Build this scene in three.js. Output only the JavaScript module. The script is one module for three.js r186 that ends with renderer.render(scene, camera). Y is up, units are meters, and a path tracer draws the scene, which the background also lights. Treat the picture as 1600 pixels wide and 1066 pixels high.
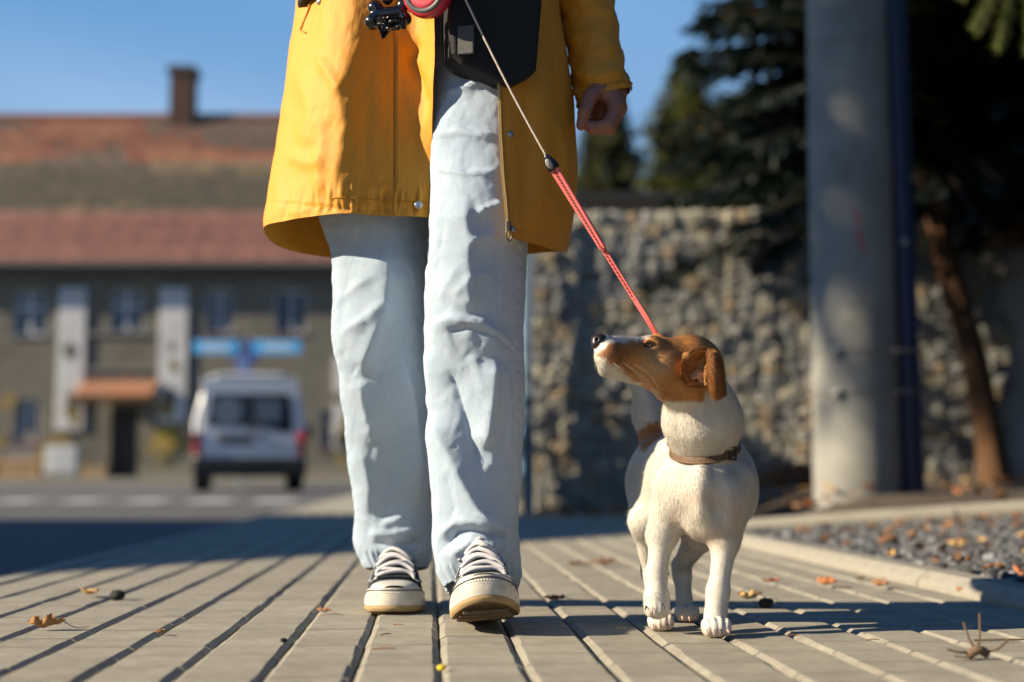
import * as THREE from 'three';
import { mergeGeometries, mergeVertices, toCreasedNormals } from 'three/addons/utils/BufferGeometryUtils.js';
import { RoundedBoxGeometry } from 'three/addons/geometries/RoundedBoxGeometry.js';

// ---------------------------------------------------------------- camera, sky, sun, exposure
const FPX = 2222, PITCH = THREE.MathUtils.degToRad(5.4), EYE = 0.225;
const scene = new THREE.Scene();
const camera = new THREE.PerspectiveCamera(2 * Math.atan(533 / FPX) * 180 / Math.PI, 1600 / 1066, 0.05, 900);
camera.position.set(0, EYE, 0);
camera.rotation.x = PITCH;
camera.focus = 2.08;
camera.userData.fStop = 2.15;
scene.add(camera);
const renderer = new THREE.WebGLRenderer();
renderer.toneMapping = THREE.LinearToneMapping;
renderer.toneMappingExposure = 2.05;
renderer.shadowMap.enabled = true;

const SUN_EL = THREE.MathUtils.degToRad(25), SUN_AZ = THREE.MathUtils.degToRad(13);
const sunDir = new THREE.Vector3(-Math.cos(SUN_EL) * Math.cos(SUN_AZ), Math.sin(SUN_EL), Math.cos(SUN_EL) * Math.sin(SUN_AZ));
const sun = new THREE.DirectionalLight(new THREE.Color().setRGB(1, 0.85, 0.62), 5);
sun.position.copy(sunDir).multiplyScalar(40);
sun.castShadow = true;
sun.shadow.mapSize.set(4096, 4096);
sun.shadow.radius = 1;
Object.assign(sun.shadow.camera, { left: -30, right: 30, top: 30, bottom: -30, near: 1, far: 120 });
scene.add(sun);

{ // clear autumn sky, deeper blue overhead, a few faint veils of cirrus
  const W = 512, Hh = 256, data = new Float32Array(W * Hh * 4);
  for (let j = 0; j < Hh; j++) {
    const el = ((j + 0.5) / Hh - 0.5) * Math.PI, y = Math.sin(el);
    for (let i = 0; i < W; i++) {
      const az = ((i + 0.5) / W - 0.5) * 2 * Math.PI, x = Math.cos(az) * Math.cos(el), z = Math.sin(az) * Math.cos(el);
      const yy = Math.max(0, y), mix3 = (p, q, f) => p.map((v, k) => v + (q[k] - v) * f), st = (lo, hi) => { const f = Math.min(1, Math.max(0, (yy - lo) / (hi - lo))); return f * f * (3 - 2 * f); };
      let c = mix3(mix3([0.38, 0.57, 0.8], [0.06, 0.27, 0.6], st(0.08, 0.42)), [0.018, 0.09, 0.3], st(0.3, 0.95));
      const ca = Math.max(0, x * sunDir.x + y * sunDir.y + z * sunDir.z), g = 0.1 * Math.pow(ca, 8);
      const veil = 0.2 * Math.pow(Math.max(0, 0.5 + 0.5 * Math.sin(az * 9 + el * 14 + Math.sin(az * 4 + el * 11) * 1.6)), 2.2) * (0.55 + 0.45 * Math.sin(el * 21 + az * 5 + 1.1)) * (1 - st(0.3, 0.8));
      c = c.map((v, k) => v + g * [1, 0.95, 0.8][k] + veil);
      if (y < 0) c = [0.11, 0.12, 0.12];
      for (let k = 0; k < 3; k++) data[(j * W + i) * 4 + k] = c[k] / 2.05;
      data[(j * W + i) * 4 + 3] = 1;
    }
  }
  const t = new THREE.DataTexture(data, W, Hh, THREE.RGBAFormat, THREE.FloatType);
  t.mapping = THREE.EquirectangularReflectionMapping; t.magFilter = THREE.LinearFilter; t.needsUpdate = true;
  scene.background = t; scene.environment = t;
}

// ---------------------------------------------------------------- small tools
const R = THREE.MathUtils.degToRad, V = (x, y, z) => new THREE.Vector3(x, y, z), lerp = THREE.MathUtils.lerp, clamp = THREE.MathUtils.clamp;
const sstep = (a, b, x) => { const t = clamp((x - a) / (b - a), 0, 1); return t * t * (3 - 2 * t); };
let seed = 12345;
const rnd = () => { seed = (seed + 0x6d2b79f5) | 0; let t = Math.imul(seed ^ (seed >>> 15), 1 | seed); t = (t + Math.imul(t ^ (t >>> 7), 61 | t)) ^ t; return ((t ^ (t >>> 14)) >>> 0) / 4294967296; };
const rr = (a, b) => a + (b - a) * rnd(), reseed = (n) => { seed = n; };
const hash3 = (x, y, z) => { let h = Math.imul(x, 374761393) ^ Math.imul(y, 668265263) ^ Math.imul(z, 1274126177); h = Math.imul(h ^ (h >>> 13), 1274126177); return ((h ^ (h >>> 16)) >>> 0) / 4294967296; };
function noise(x, y, z = 0) {
  const ix = Math.floor(x), iy = Math.floor(y), iz = Math.floor(z); let fx = x - ix, fy = y - iy, fz = z - iz;
  fx = fx * fx * (3 - 2 * fx); fy = fy * fy * (3 - 2 * fy); fz = fz * fz * (3 - 2 * fz);
  const a = (i, j, k) => hash3(ix + i, iy + j, iz + k);
  return lerp(lerp(lerp(a(0, 0, 0), a(1, 0, 0), fx), lerp(a(0, 1, 0), a(1, 1, 0), fx), fy), lerp(lerp(a(0, 0, 1), a(1, 0, 1), fx), lerp(a(0, 1, 1), a(1, 1, 1), fx), fy), fz) * 2 - 1;
}
const fbm = (x, y, z = 0, n = 4) => { let s = 0, a = 0.5; for (let i = 0; i < n; i++) { s += a * noise(x, y, z); x *= 2.03; y *= 2.03; z *= 2.03; a *= 0.5; } return s; };
// a point of the place from where it shows in the photograph (1600 x 1066) and its distance ahead in metres
function P(px, py, D) { const u = (px - 800) / FPX, v = (533 - py) / FPX, c = Math.cos(PITCH), s = Math.sin(PITCH), t = D / (c - v * s); return V(u * t, EYE + t * (v * c + s), -D); }
function G(px, py, h = 0) { const v = (533 - py) / FPX, c = Math.cos(PITCH), s = Math.sin(PITCH), t = (h - EYE) / (v * c + s); return V((px - 800) / FPX * t, h, -t * (c - v * s)); }

const used = {};
const numbered = (n) => { const k = used[n] = (used[n] ?? -1) + 1; return k ? n + '_' + String(k).padStart(3, '0') : n; };
function mesh(name, geo, mat, parent) {
  const m = new THREE.Mesh(Array.isArray(geo) ? merge(geo) : geo, mat); m.castShadow = m.receiveShadow = true;
  m.name = parent ? name : numbered(name); (parent ?? scene).add(m); return m;
}
function group(name, pos = [0, 0, 0], turn = 0) { const g = new THREE.Group(); g.name = numbered(name); g.position.set(...(pos.isVector3 ? pos.toArray() : pos)); g.rotation.y = turn; scene.add(g); return g; }
function tag(o, label, category, grp) { Object.assign(o.userData, { label, category }); if (grp) o.userData.group = grp; return o; }
const struct = (o) => { o.userData.kind = 'structure'; return o; }, stuff = (o) => { o.userData.kind = 'stuff'; return o; };
function merge(list) {
  list = list.map((g) => (g.index ? g.toNonIndexed() : g));
  const keep = ['position', 'normal', 'uv'], col = list.some((g) => g.attributes.color);
  for (const g of list) {
    for (const k of Object.keys(g.attributes)) if (!keep.includes(k) && !(col && k === 'color')) g.deleteAttribute(k);
    if (!g.attributes.normal) g.computeVertexNormals();
    if (!g.attributes.uv) g.setAttribute('uv', new THREE.BufferAttribute(new Float32Array(g.attributes.position.count * 2), 2));
    if (col && !g.attributes.color) g.setAttribute('color', new THREE.BufferAttribute(new Float32Array(g.attributes.position.count * 3).fill(1), 3));
  }
  return list.length === 1 ? list[0] : mergeGeometries(list);
}
const T = (g, x = 0, y = 0, z = 0, rx = 0, ry = 0, rz = 0) => { if (rx || ry || rz) g.applyMatrix4(new THREE.Matrix4().makeRotationFromEuler(new THREE.Euler(rx, ry, rz))); return g.translate(x, y, z); };
// uv in metres by the way each face points
function boxUV(g, s = 1) {
  g = g.index ? g.toNonIndexed() : g; const p = g.attributes.position, uv = new Float32Array(p.count * 2), a = V(), b = V(), c = V(), n = V();
  for (let i = 0; i < p.count; i += 3) {
    a.fromBufferAttribute(p, i); b.fromBufferAttribute(p, i + 1); c.fromBufferAttribute(p, i + 2); n.copy(b).sub(a).cross(c.clone().sub(a));
    const ax = Math.abs(n.x), ay = Math.abs(n.y), az = Math.abs(n.z);
    [a, b, c].forEach((q, k) => { const [u, v] = ay >= ax && ay >= az ? [q.x, q.z] : ax > az ? [q.z, q.y] : [q.x, q.y]; uv[(i + k) * 2] = u * s; uv[(i + k) * 2 + 1] = v * s; });
  }
  g.setAttribute('uv', new THREE.BufferAttribute(uv, 2)); return g;
}
const box = (x0, x1, y0, y1, z0, z1) => boxUV(new THREE.BoxGeometry(x1 - x0, y1 - y0, z1 - z0).translate((x0 + x1) / 2, (y0 + y1) / 2, (z0 + z1) / 2));
const rbox = (w, h, d, r, x = 0, y = 0, z = 0, n = 3) => boxUV(new RoundedBoxGeometry(w, h, d, n, r).translate(x, y, z));
const curve = (pts, closed = false) => new THREE.CatmullRomCurve3(pts.map((p) => (p.isVector3 ? p : V(...p))), closed);
const tube = (pts, r, n = 40, k = 8, closed = false) => capTube(curve(pts, closed), r, n, k, closed);
function capTube(c, r, n, k, closed) {
  const g = new THREE.TubeGeometry(c, n, typeof r === 'function' ? 1 : r, k, closed);
  if (typeof r === 'function') {
    const p = g.attributes.position, q = V(), o = V();
    for (let i = 0; i <= n; i++) { c.getPointAt(i / n, o); for (let j = 0; j <= k; j++) { const m = i * (k + 1) + j; q.fromBufferAttribute(p, m).sub(o).multiplyScalar(r(i / n)).add(o); p.setXYZ(m, q.x, q.y, q.z); } }
    g.computeVertexNormals();
  }
  return g;
}
// a surface given by a function of u, v in 0..1, with thickness: outside, inside and the edges between
function shell(f, nu, nv, thick, { closedU = false, uvScale = [1, 1], both = true } = {}) {
  const pts = [], nor = [];
  for (let j = 0; j <= nv; j++) for (let i = 0; i <= nu; i++) pts.push(f(i / nu, j / nv));
  const at = (i, j) => pts[clamp(j, 0, nv) * (nu + 1) + (closedU ? (i + nu) % nu : clamp(i, 0, nu))];
  for (let j = 0; j <= nv; j++) for (let i = 0; i <= nu; i++) {
    const du = at(i + 1, j).clone().sub(at(i - 1, j)), dv = at(i, j + 1).clone().sub(at(i, j - 1)); nor.push(du.cross(dv).normalize());
  }
  const N = pts.length, pos = [], nn = [], uv = [], idx = [], rev = [];
  for (const s of both ? [0, 1] : [0]) for (let k = 0; k < N; k++) {
    const p = pts[k], n = nor[k]; pos.push(p.x - n.x * thick * s, p.y - n.y * thick * s, p.z - n.z * thick * s); nn.push(...(s ? [-n.x, -n.y, -n.z] : [n.x, n.y, n.z]));
    uv.push((k % (nu + 1)) / nu * uvScale[0], Math.floor(k / (nu + 1)) / nv * uvScale[1]);
  }
  for (let j = 0; j < nv; j++) for (let i = 0; i < nu; i++) {
    const a = j * (nu + 1) + i, b = a + 1, c = a + nu + 1, d = c + 1;
    idx.push(a, b, d, a, d, c); if (both) idx.push(N + a, N + d, N + b, N + a, N + c, N + d);
  }
  if (both) {
    const edge = (a, b) => idx.push(a, N + a, N + b, a, N + b, b);
    for (let i = 0; i < nu; i++) { edge(i, i + 1); edge(nv * (nu + 1) + i + 1, nv * (nu + 1) + i); }
    if (!closedU) for (let j = 0; j < nv; j++) { edge((j + 1) * (nu + 1), j * (nu + 1)); edge(j * (nu + 1) + nu, (j + 1) * (nu + 1) + nu); }
  }
  const g = new THREE.BufferGeometry();
  g.setAttribute('position', new THREE.Float32BufferAttribute(pos, 3)); g.setAttribute('normal', new THREE.Float32BufferAttribute(nn, 3)); g.setAttribute('uv', new THREE.Float32BufferAttribute(uv, 2)); g.setIndex(idx);
  return g;
}
// closed surface of a distance field (surface nets): f < 0 inside
function sdfMesh(f, lo, hi, cell, snap = 3) {
  const nx = Math.ceil((hi[0] - lo[0]) / cell) + 1, ny = Math.ceil((hi[1] - lo[1]) / cell) + 1, nz = Math.ceil((hi[2] - lo[2]) / cell) + 1;
  const S = 4, field = new Float32Array(nx * ny * nz).fill(9), id = (i, j, k) => (k * ny + j) * nx + i;
  for (let k = 0; k < nz; k += S) for (let j = 0; j < ny; j += S) for (let i = 0; i < nx; i += S) {
    const d = f(lo[0] + (i + S / 2) * cell, lo[1] + (j + S / 2) * cell, lo[2] + (k + S / 2) * cell), far = Math.abs(d) > cell * S * 1.6;
    for (let c = k; c < Math.min(k + S, nz); c++) for (let b = j; b < Math.min(j + S, ny); b++) for (let a = i; a < Math.min(i + S, nx); a++)
      field[id(a, b, c)] = far ? d : f(lo[0] + a * cell, lo[1] + b * cell, lo[2] + c * cell);
  }
  const vid = new Int32Array(nx * ny * nz).fill(-1), pos = [], idx = [];
  for (let k = 0; k < nz - 1; k++) for (let j = 0; j < ny - 1; j++) for (let i = 0; i < nx - 1; i++) {
    const v = []; let m = 0;
    for (let c = 0; c < 8; c++) { v[c] = field[id(i + (c & 1), j + ((c >> 1) & 1), k + (c >> 2))]; if (v[c] < 0) m |= 1 << c; }
    if (m === 0 || m === 255) continue;
    let sx = 0, sy = 0, sz = 0, n = 0;
    for (const [a, b] of [[0, 1], [2, 3], [4, 5], [6, 7], [0, 2], [1, 3], [4, 6], [5, 7], [0, 4], [1, 5], [2, 6], [3, 7]]) {
      if ((v[a] < 0) === (v[b] < 0)) continue; const t = v[a] / (v[a] - v[b]);
      sx += lerp(a & 1, b & 1, t); sy += lerp((a >> 1) & 1, (b >> 1) & 1, t); sz += lerp(a >> 2, b >> 2, t); n++;
    }
    vid[id(i, j, k)] = pos.length / 3; pos.push(lo[0] + (i + sx / n) * cell, lo[1] + (j + sy / n) * cell, lo[2] + (k + sz / n) * cell);
  }
  const quad = (a, b, c, d, flip) => { if (Math.min(a, b, c, d) < 0) return; flip ? idx.push(a, c, b, a, d, c) : idx.push(a, b, c, a, c, d); };
  for (let k = 1; k < nz - 1; k++) for (let j = 1; j < ny - 1; j++) for (let i = 1; i < nx - 1; i++) {
    const s = field[id(i, j, k)] < 0;
    if (s !== field[id(i + 1, j, k)] < 0) quad(vid[id(i, j - 1, k - 1)], vid[id(i, j, k - 1)], vid[id(i, j, k)], vid[id(i, j - 1, k)], !s);
    if (s !== field[id(i, j + 1, k)] < 0) quad(vid[id(i - 1, j, k - 1)], vid[id(i - 1, j, k)], vid[id(i, j, k)], vid[id(i, j, k - 1)], !s);
    if (s !== field[id(i, j, k + 1)] < 0) quad(vid[id(i - 1, j - 1, k)], vid[id(i, j - 1, k)], vid[id(i, j, k)], vid[id(i - 1, j, k)], !s);
  }
  const nor = new Float32Array(pos.length), e = cell * 0.4;
  for (let q = 0; q < pos.length; q += 3) {
    for (let it = 0; it <= snap; it++) {
      const x = pos[q], y = pos[q + 1], z = pos[q + 2];
      let gx = f(x + e, y, z) - f(x - e, y, z), gy = f(x, y + e, z) - f(x, y - e, z), gz = f(x, y, z + e) - f(x, y, z - e); const l = Math.hypot(gx, gy, gz) || 1;
      gx /= l; gy /= l; gz /= l;
      if (it === snap) { nor[q] = gx; nor[q + 1] = gy; nor[q + 2] = gz; break; }
      const d = clamp(f(x, y, z), -cell, cell) * 0.8; pos[q] -= gx * d; pos[q + 1] -= gy * d; pos[q + 2] -= gz * d;
    }
  }
  const g = new THREE.BufferGeometry();
  g.setAttribute('position', new THREE.Float32BufferAttribute(pos, 3)); g.setAttribute('normal', new THREE.BufferAttribute(nor, 3)); g.setIndex(idx);
  g.setAttribute('uv', new THREE.BufferAttribute(new Float32Array(pos.length / 3 * 2), 2));
  return g;
}
const smin = (a, b, k) => { const h = Math.max(k - Math.abs(a - b), 0) / k; return Math.min(a, b) - h * h * k * 0.25; };
const smax = (a, b, k) => -smin(-a, -b, k);
// tapered capsule between two points
function bone(a, b, ra, rb, sq = null) {
  const bx = b.x - a.x, by = b.y - a.y, bz = b.z - a.z, l2 = bx * bx + by * by + bz * bz;
  return (x, y, z) => { const px = x - a.x, py = y - a.y, pz = z - a.z, t = l2 ? clamp((px * bx + py * by + pz * bz) / l2, 0, 1) : 0; return Math.hypot(px - bx * t, py - by * t, pz - bz * t) - (ra + (rb - ra) * t); };
}
function ellip(c, r, rot = null) {
  const m = rot ? new THREE.Matrix4().makeRotationFromEuler(new THREE.Euler(...rot)).invert().elements : null;
  return (x, y, z) => {
    x -= c.x; y -= c.y; z -= c.z; if (m) { const X = m[0] * x + m[4] * y + m[8] * z, Y = m[1] * x + m[5] * y + m[9] * z, Z = m[2] * x + m[6] * y + m[10] * z; x = X; y = Y; z = Z; }
    const k0 = Math.hypot(x / r[0], y / r[1], z / r[2]), k1 = Math.hypot(x / (r[0] * r[0]), y / (r[1] * r[1]), z / (r[2] * r[2])); return k1 ? k0 * (k0 - 1) / k1 : -Math.min(...r);
  };
}

// ---------------------------------------------------------------- textures (colour grain and fine relief only)
function tex(n, f, rep = 1, srgb = false) {
  const d = new Uint8Array(n * n * 4);
  for (let j = 0; j < n; j++) for (let i = 0; i < n; i++) { const c = f(i / n, j / n, i, j); for (let k = 0; k < 3; k++) d[(j * n + i) * 4 + k] = clamp((Array.isArray(c) ? c[k] : c) * 255, 0, 255); d[(j * n + i) * 4 + 3] = 255; }
  const t = new THREE.DataTexture(d, n, n); t.wrapS = t.wrapT = THREE.RepeatWrapping; t.magFilter = THREE.LinearFilter; t.minFilter = THREE.LinearMipmapLinearFilter; if (srgb) t.colorSpace = THREE.SRGBColorSpace;
  t.repeat.set(rep, rep); t.needsUpdate = true; return t;
}
const rep = (t, a, b = a) => { const c = t.clone(); c.repeat.set(a, b); c.needsUpdate = true; return c; };
// noise that tiles: period p cells
function tn(u, v, p, s = 0) {
  const x = u * p, y = v * p, ix = Math.floor(x), iy = Math.floor(y); let fx = x - ix, fy = y - iy; fx = fx * fx * (3 - 2 * fx); fy = fy * fy * (3 - 2 * fy);
  const a = (i, j) => hash3((ix + i) % p, (iy + j) % p, s); return lerp(lerp(a(0, 0), a(1, 0), fx), lerp(a(0, 1), a(1, 1), fx), fy);
}
const tfbm = (u, v, p, n = 4, s = 0) => { let r = 0, a = 0.5, t = 0; for (let i = 0; i < n; i++) { r += a * tn(u, v, p, s + i); t += a; a *= 0.55; p *= 2; } return r / t; };
const TX = {
  grit: tex(512, (u, v, i, j) => { const g = hash3(i, j, 1), c = tfbm(u, v, 6, 5, 3); return 0.62 + 0.4 * c + (g > 0.96 ? -0.3 : g < 0.03 ? 0.2 : (g - 0.5) * 0.14); }),
  gritBump: tex(512, (u, v, i, j) => 0.4 * tfbm(u, v, 32, 3, 8) + 0.35 * hash3(i >> 1, j >> 1, 4) + 0.25 * hash3(i, j, 5)),
  blotch: tex(512, (u, v) => 0.55 + 0.45 * tfbm(u, v, 5, 6, 11)),
  asphalt: tex(512, (u, v, i, j) => 0.6 + 0.3 * tfbm(u, v, 9, 5, 21) + (hash3(i, j, 6) - 0.5) * 0.3),
  fine: tex(256, (u, v, i, j) => 0.5 * hash3(i, j, 7) + 0.5 * tfbm(u, v, 24, 3, 9)),
  denim: tex(512, (u, v, i, j) => { const tw = ((i + j) % 4) / 4, th = hash3(i, Math.floor(j / 24), 2), s = tfbm(u, v, 7, 5, 31); const q = (a, b2, w, h2, k) => { const x = u * w, y2 = v * h2, ix = Math.floor(x), iy = Math.floor(y2), fx = x - ix, fy = y2 - iy, g2 = (m, n) => hash3((ix + m) % w, (iy + n) % h2, k); return lerp(lerp(g2(0, 0), g2(1, 0), fx), lerp(g2(0, 1), g2(1, 1), fx), fy); }, st2 = 0.45 * q(0, 0, 160, 40, 61) + 0.3 * q(0, 0, 80, 24, 62) + 0.25 * q(0, 0, 256, 128, 63); return [0.56 + 0.08 * tw + 0.06 * th + 0.16 * s + 0.17 * st2, 0.66 + 0.06 * tw + 0.05 * th + 0.12 * s + 0.13 * st2, 0.78 + 0.04 * tw + 0.03 * th + 0.08 * s + 0.08 * st2]; }),
  denimBump: tex(512, (u, v, i, j) => 0.5 * (((i + j) % 4) / 4) + 0.3 * hash3(i, j, 3) + 0.2 * tfbm(u, v, 40, 2, 5)),
  cotton: tex(512, (u, v, i, j) => 0.88 + 0.08 * tfbm(u, v, 6, 5, 41) + 0.06 * (hash3(i, j, 12) - 0.5)),
  cottonBump: tex(512, (u, v, i, j) => 0.55 * tfbm(u, v, 14, 4, 44) + 0.25 * Math.abs(Math.sin(i * 0.8)) * 0.5 + 0.2 * Math.abs(Math.sin(j * 0.8)) * 0.5),
  bark: tex(256, (u, v) => 0.4 + 0.6 * tfbm(u, v * 0.99, 12, 4, 51)),
};
const C = (r, g, b) => new THREE.Color().setRGB(r, g, b);
const mat = (c, roughness = 0.8, o = {}) => new THREE.MeshPhysicalMaterial({ color: C(...c), roughness, ...o });
// ================================================================ the setting
const AL = R(3.3);                                   // the paving runs a little to the left of the view
const RF = (lx, lz, y = 0) => V(lx * Math.cos(AL) + lz * Math.sin(AL), y, -lx * Math.sin(AL) + lz * Math.cos(AL));
const M = {
  paver: [[0.39, 0.355, 0.285], [0.375, 0.34, 0.27], [0.4, 0.37, 0.295], [0.36, 0.33, 0.265]].map((c) => mat(c, 0.92, { map: rep(TX.grit, 7), bumpMap: rep(TX.gritBump, 9), bumpScale: 0.0018 })),
  kerb: mat([0.34, 0.315, 0.26], 0.9, { map: rep(TX.grit, 5), bumpMap: rep(TX.gritBump, 7), bumpScale: 0.001 }),
  sand: mat([0.26, 0.22, 0.17], 1, { map: rep(TX.grit, 12), bumpMap: rep(TX.gritBump, 16), bumpScale: 0.002 }),
  asphalt: mat([0.115, 0.113, 0.115], 0.9, { map: rep(TX.asphalt, 1.2), bumpMap: rep(TX.gritBump, 5), bumpScale: 0.002 }),
  pave: mat([0.38, 0.35, 0.28], 0.92, { map: rep(TX.grit, 1.5) }),
  paint: mat([0.72, 0.71, 0.68], 0.75, { map: rep(TX.blotch, 1) }),
  earth: mat([0.075, 0.055, 0.038], 1, { map: rep(TX.blotch, 1.2), bumpMap: rep(TX.gritBump, 3), bumpScale: 0.006 }),
  grass: mat([0.09, 0.12, 0.025], 1, { map: rep(TX.blotch, 0.4) }),
  concrete: mat([0.31, 0.305, 0.28], 0.88, { map: rep(TX.blotch, 1.3), bumpMap: rep(TX.gritBump, 3), bumpScale: 0.0015 }),
  steel: mat([0.12, 0.14, 0.17], 0.5, { metalness: 0.4 }),
  wire: mat([0.3, 0.31, 0.32], 0.45, { metalness: 0.7 }),
  dark: mat([0.02, 0.021, 0.024], 0.8),
  bark: mat([0.2, 0.11, 0.06], 1, { map: rep(TX.bark, 2, 1), bumpMap: rep(TX.bark, 4, 2), bumpScale: 0.01 }),
};
function sheet(name, pts, y, m, uv = 1) {             // a flat sheet over a polygon of ground points (x, z)
  const s = new THREE.Shape(pts.map(([x, z]) => new THREE.Vector2(x, -z))), g = new THREE.ShapeGeometry(s).rotateX(-Math.PI / 2).translate(0, y, 0);
  return struct(mesh(name, boxUV(g, uv), m));
}
const rl = (lx, lz) => { const p = RF(lx, lz); return [p.x, p.z]; };
sheet('ground', [[-500, 60], [500, 60], [500, -700], [-500, -700]], -0.07, M.grass);
sheet('road', [rl(-14, 12), rl(-0.955, 12), rl(-0.955, -19), [6, -24], [30, -24], [30, -42.5], [-60, -42.5], [-60, -24], rl(-14, -24)], -0.03, M.asphalt);
// sand bed under the paving, then the paving itself, stone by stone
const BK0 = V(0.83, 0, -5.26), BKd = V(0.9964, 0, 0.085), BKn = V(-0.085, 0, 0.9964), gravelY = (x) => Math.max(0, 0.065 * (x - 0.98));   // the rear kerb line, its direction, and towards the viewer
sheet('paving_bed', [rl(-0.95, 3), rl(1.02, 3), rl(1.02, -4.9), [1.1, -5.2], [1.45, -9.2], rl(-0.2, -18.5), rl(-0.95, -18.5)], -0.0105, M.sand);
{
  const variants = [];
  for (let v = 0; v < 8; v++) {
    const w = 0.0482, d = 0.0492, cx = 0.0072 + 0.0006 * (v % 3), cz = 0.0009, dy = 0.0046, bx = 0.0385, ux = rnd() * 5, uz = rnd() * 5;
    const ring = (x, z, y, j) => [[-x, -z], [x, -z], [x, z], [-x, z]].map(([a, b]) => [a + rr(-j, j), y, b + rr(-j, j)]);
    const top = ring(w - cx, d - cz, 0, 0.0013), mid = ring(w, d, -dy, 0.0008), low = ring(w, d, -bx, 0), pos = [];
    const q = (a, b, c, e) => pos.push(...a, ...e, ...c, ...a, ...c, ...b);
    q(top[0], top[1], top[2], top[3]);
    for (let i = 0; i < 4; i++) { const k = (i + 1) % 4; q(mid[i], mid[k], top[k], top[i]); q(low[i], low[k], mid[k], mid[i]); }
    const g = new THREE.BufferGeometry(); g.setAttribute('position', new THREE.Float32BufferAttribute(pos, 3)); boxUV(g); g.computeVertexNormals();
    const uv = g.attributes.uv; for (let i = 0; i < uv.count; i++) uv.setXY(i, uv.getX(i) + ux, uv.getY(i) + uz);
    variants.push(g);
  }
  const pavement = struct(group('pavement', [0, 0, 0], AL)); const rest = [[], [], [], []]; let singles = 0;
  const X0 = 0.0143, all = [];
  for (let i = -9; i < 32; i++) for (let j = 9; j < 92; j++) {
    const lx = X0 + 0.1 * (i + 0.5), lz = -0.1 * (j + 0.5) - 0.03, p = RF(lx, lz);
    const bk = (p.x - BK0.x) * BKn.x + (p.z - BK0.z) * BKn.z;
    if (lx > 0.985 && !(p.z < -5.36 && p.x < 0.86 + (-5.26 - p.z) * 0.11)) continue;
    if (p.z < -8.7 || lx < -0.9) continue;
    const u = (p.x / -p.z) * FPX / (1600 / 1066) , seen = Math.abs(p.x / -p.z) < 0.39 && p.z < -1.5;
    all.push([lx, lz, seen ? -p.z : 99 - p.z]);
  }
  all.sort((a, b) => a[2] - b[2]);
  all.forEach(([lx, lz, dist], n) => {
    const v = Math.floor(rnd() * 8), k = Math.floor(rnd() * 4), flip = rnd() < 0.5 ? Math.PI : 0, y = rr(-0.0007, 0.0005), tx = rr(-0.004, 0.004), tz = rr(-0.004, 0.004), ox = rr(-0.0008, 0.0008);
    if (n < 300) { const m = mesh('paver', variants[v], M.paver[k], pavement); m.position.set(lx + ox, y, lz); m.rotation.set(tx, flip, tz); }
    else rest[k].push(T(variants[v].clone(), lx + ox, y, lz, tx, flip, tz));
  });
  rest.forEach((l, k) => stuff(mesh('pavers', l, M.paver[k], pavement)));
}
// the paving goes on beyond, too far to tell the stones apart
sheet('far_pavement', [rl(-0.95, -8.9), [1.3, -8.68], [1.3, -8.9], [-0.1, -9.0], rl(0.4, -18.5), rl(-0.95, -18.5)], -0.002, M.pave);
{ // flush kerb along the road
  const g = struct(group('road_kerb', [0, 0, 0], AL));
  for (let k = 0; k < 19; k++) mesh('kerb_stone', rbox(0.06, 0.1, 0.99, 0.008, -0.922, -0.0485, 0.5 - k), M.kerb, g);
}
function kerbStone(L) { // section with a wide chamfer towards the walker
  const s = new THREE.Shape([[-0.04, -0.08], [0.04, -0.08], [0.04, 0.027], [0.037, 0.03], [-0.014, 0.03], [-0.0345, 0.016], [-0.04, 0.008]].map(([x, y]) => new THREE.Vector2(x, y)));
  return boxUV(new THREE.ExtrudeGeometry(s, { depth: L - 0.008, bevelEnabled: true, bevelSize: 0.002, bevelThickness: 0.002, bevelSegments: 1 }).translate(0, 0, -L / 2 + 0.004));
}
{
  const g = struct(group('bed_kerb', [0, 0, 0], AL)), geo = kerbStone(1.0);
  for (let k = 0; k < 5; k++) { const m = mesh('kerb_stone', geo, M.kerb, g); m.position.set(1.032 + rr(-0.002, 0.002), 0, -4.37 + k * 1.0); m.rotation.y = rr(-0.003, 0.003); }
  const b = struct(group('rear_kerb', BK0.clone().addScaledVector(BKd, -0.02), 0)); b.rotation.y = Math.atan2(-BKd.x, -BKd.z);
  const geo2 = kerbStone(0.8); geo2.rotateY(Math.PI).scale(1.2, 1.3, 1).translate(0, 0.02, 0);
  for (let k = 0; k < 6; k++) { const m = mesh('kerb_stone', geo2, M.pave, b); m.position.set(0, (0.4 + k * 0.805) * 0.07, -0.4 - k * 0.805); m.rotation.x = 0.07; }
}
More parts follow.
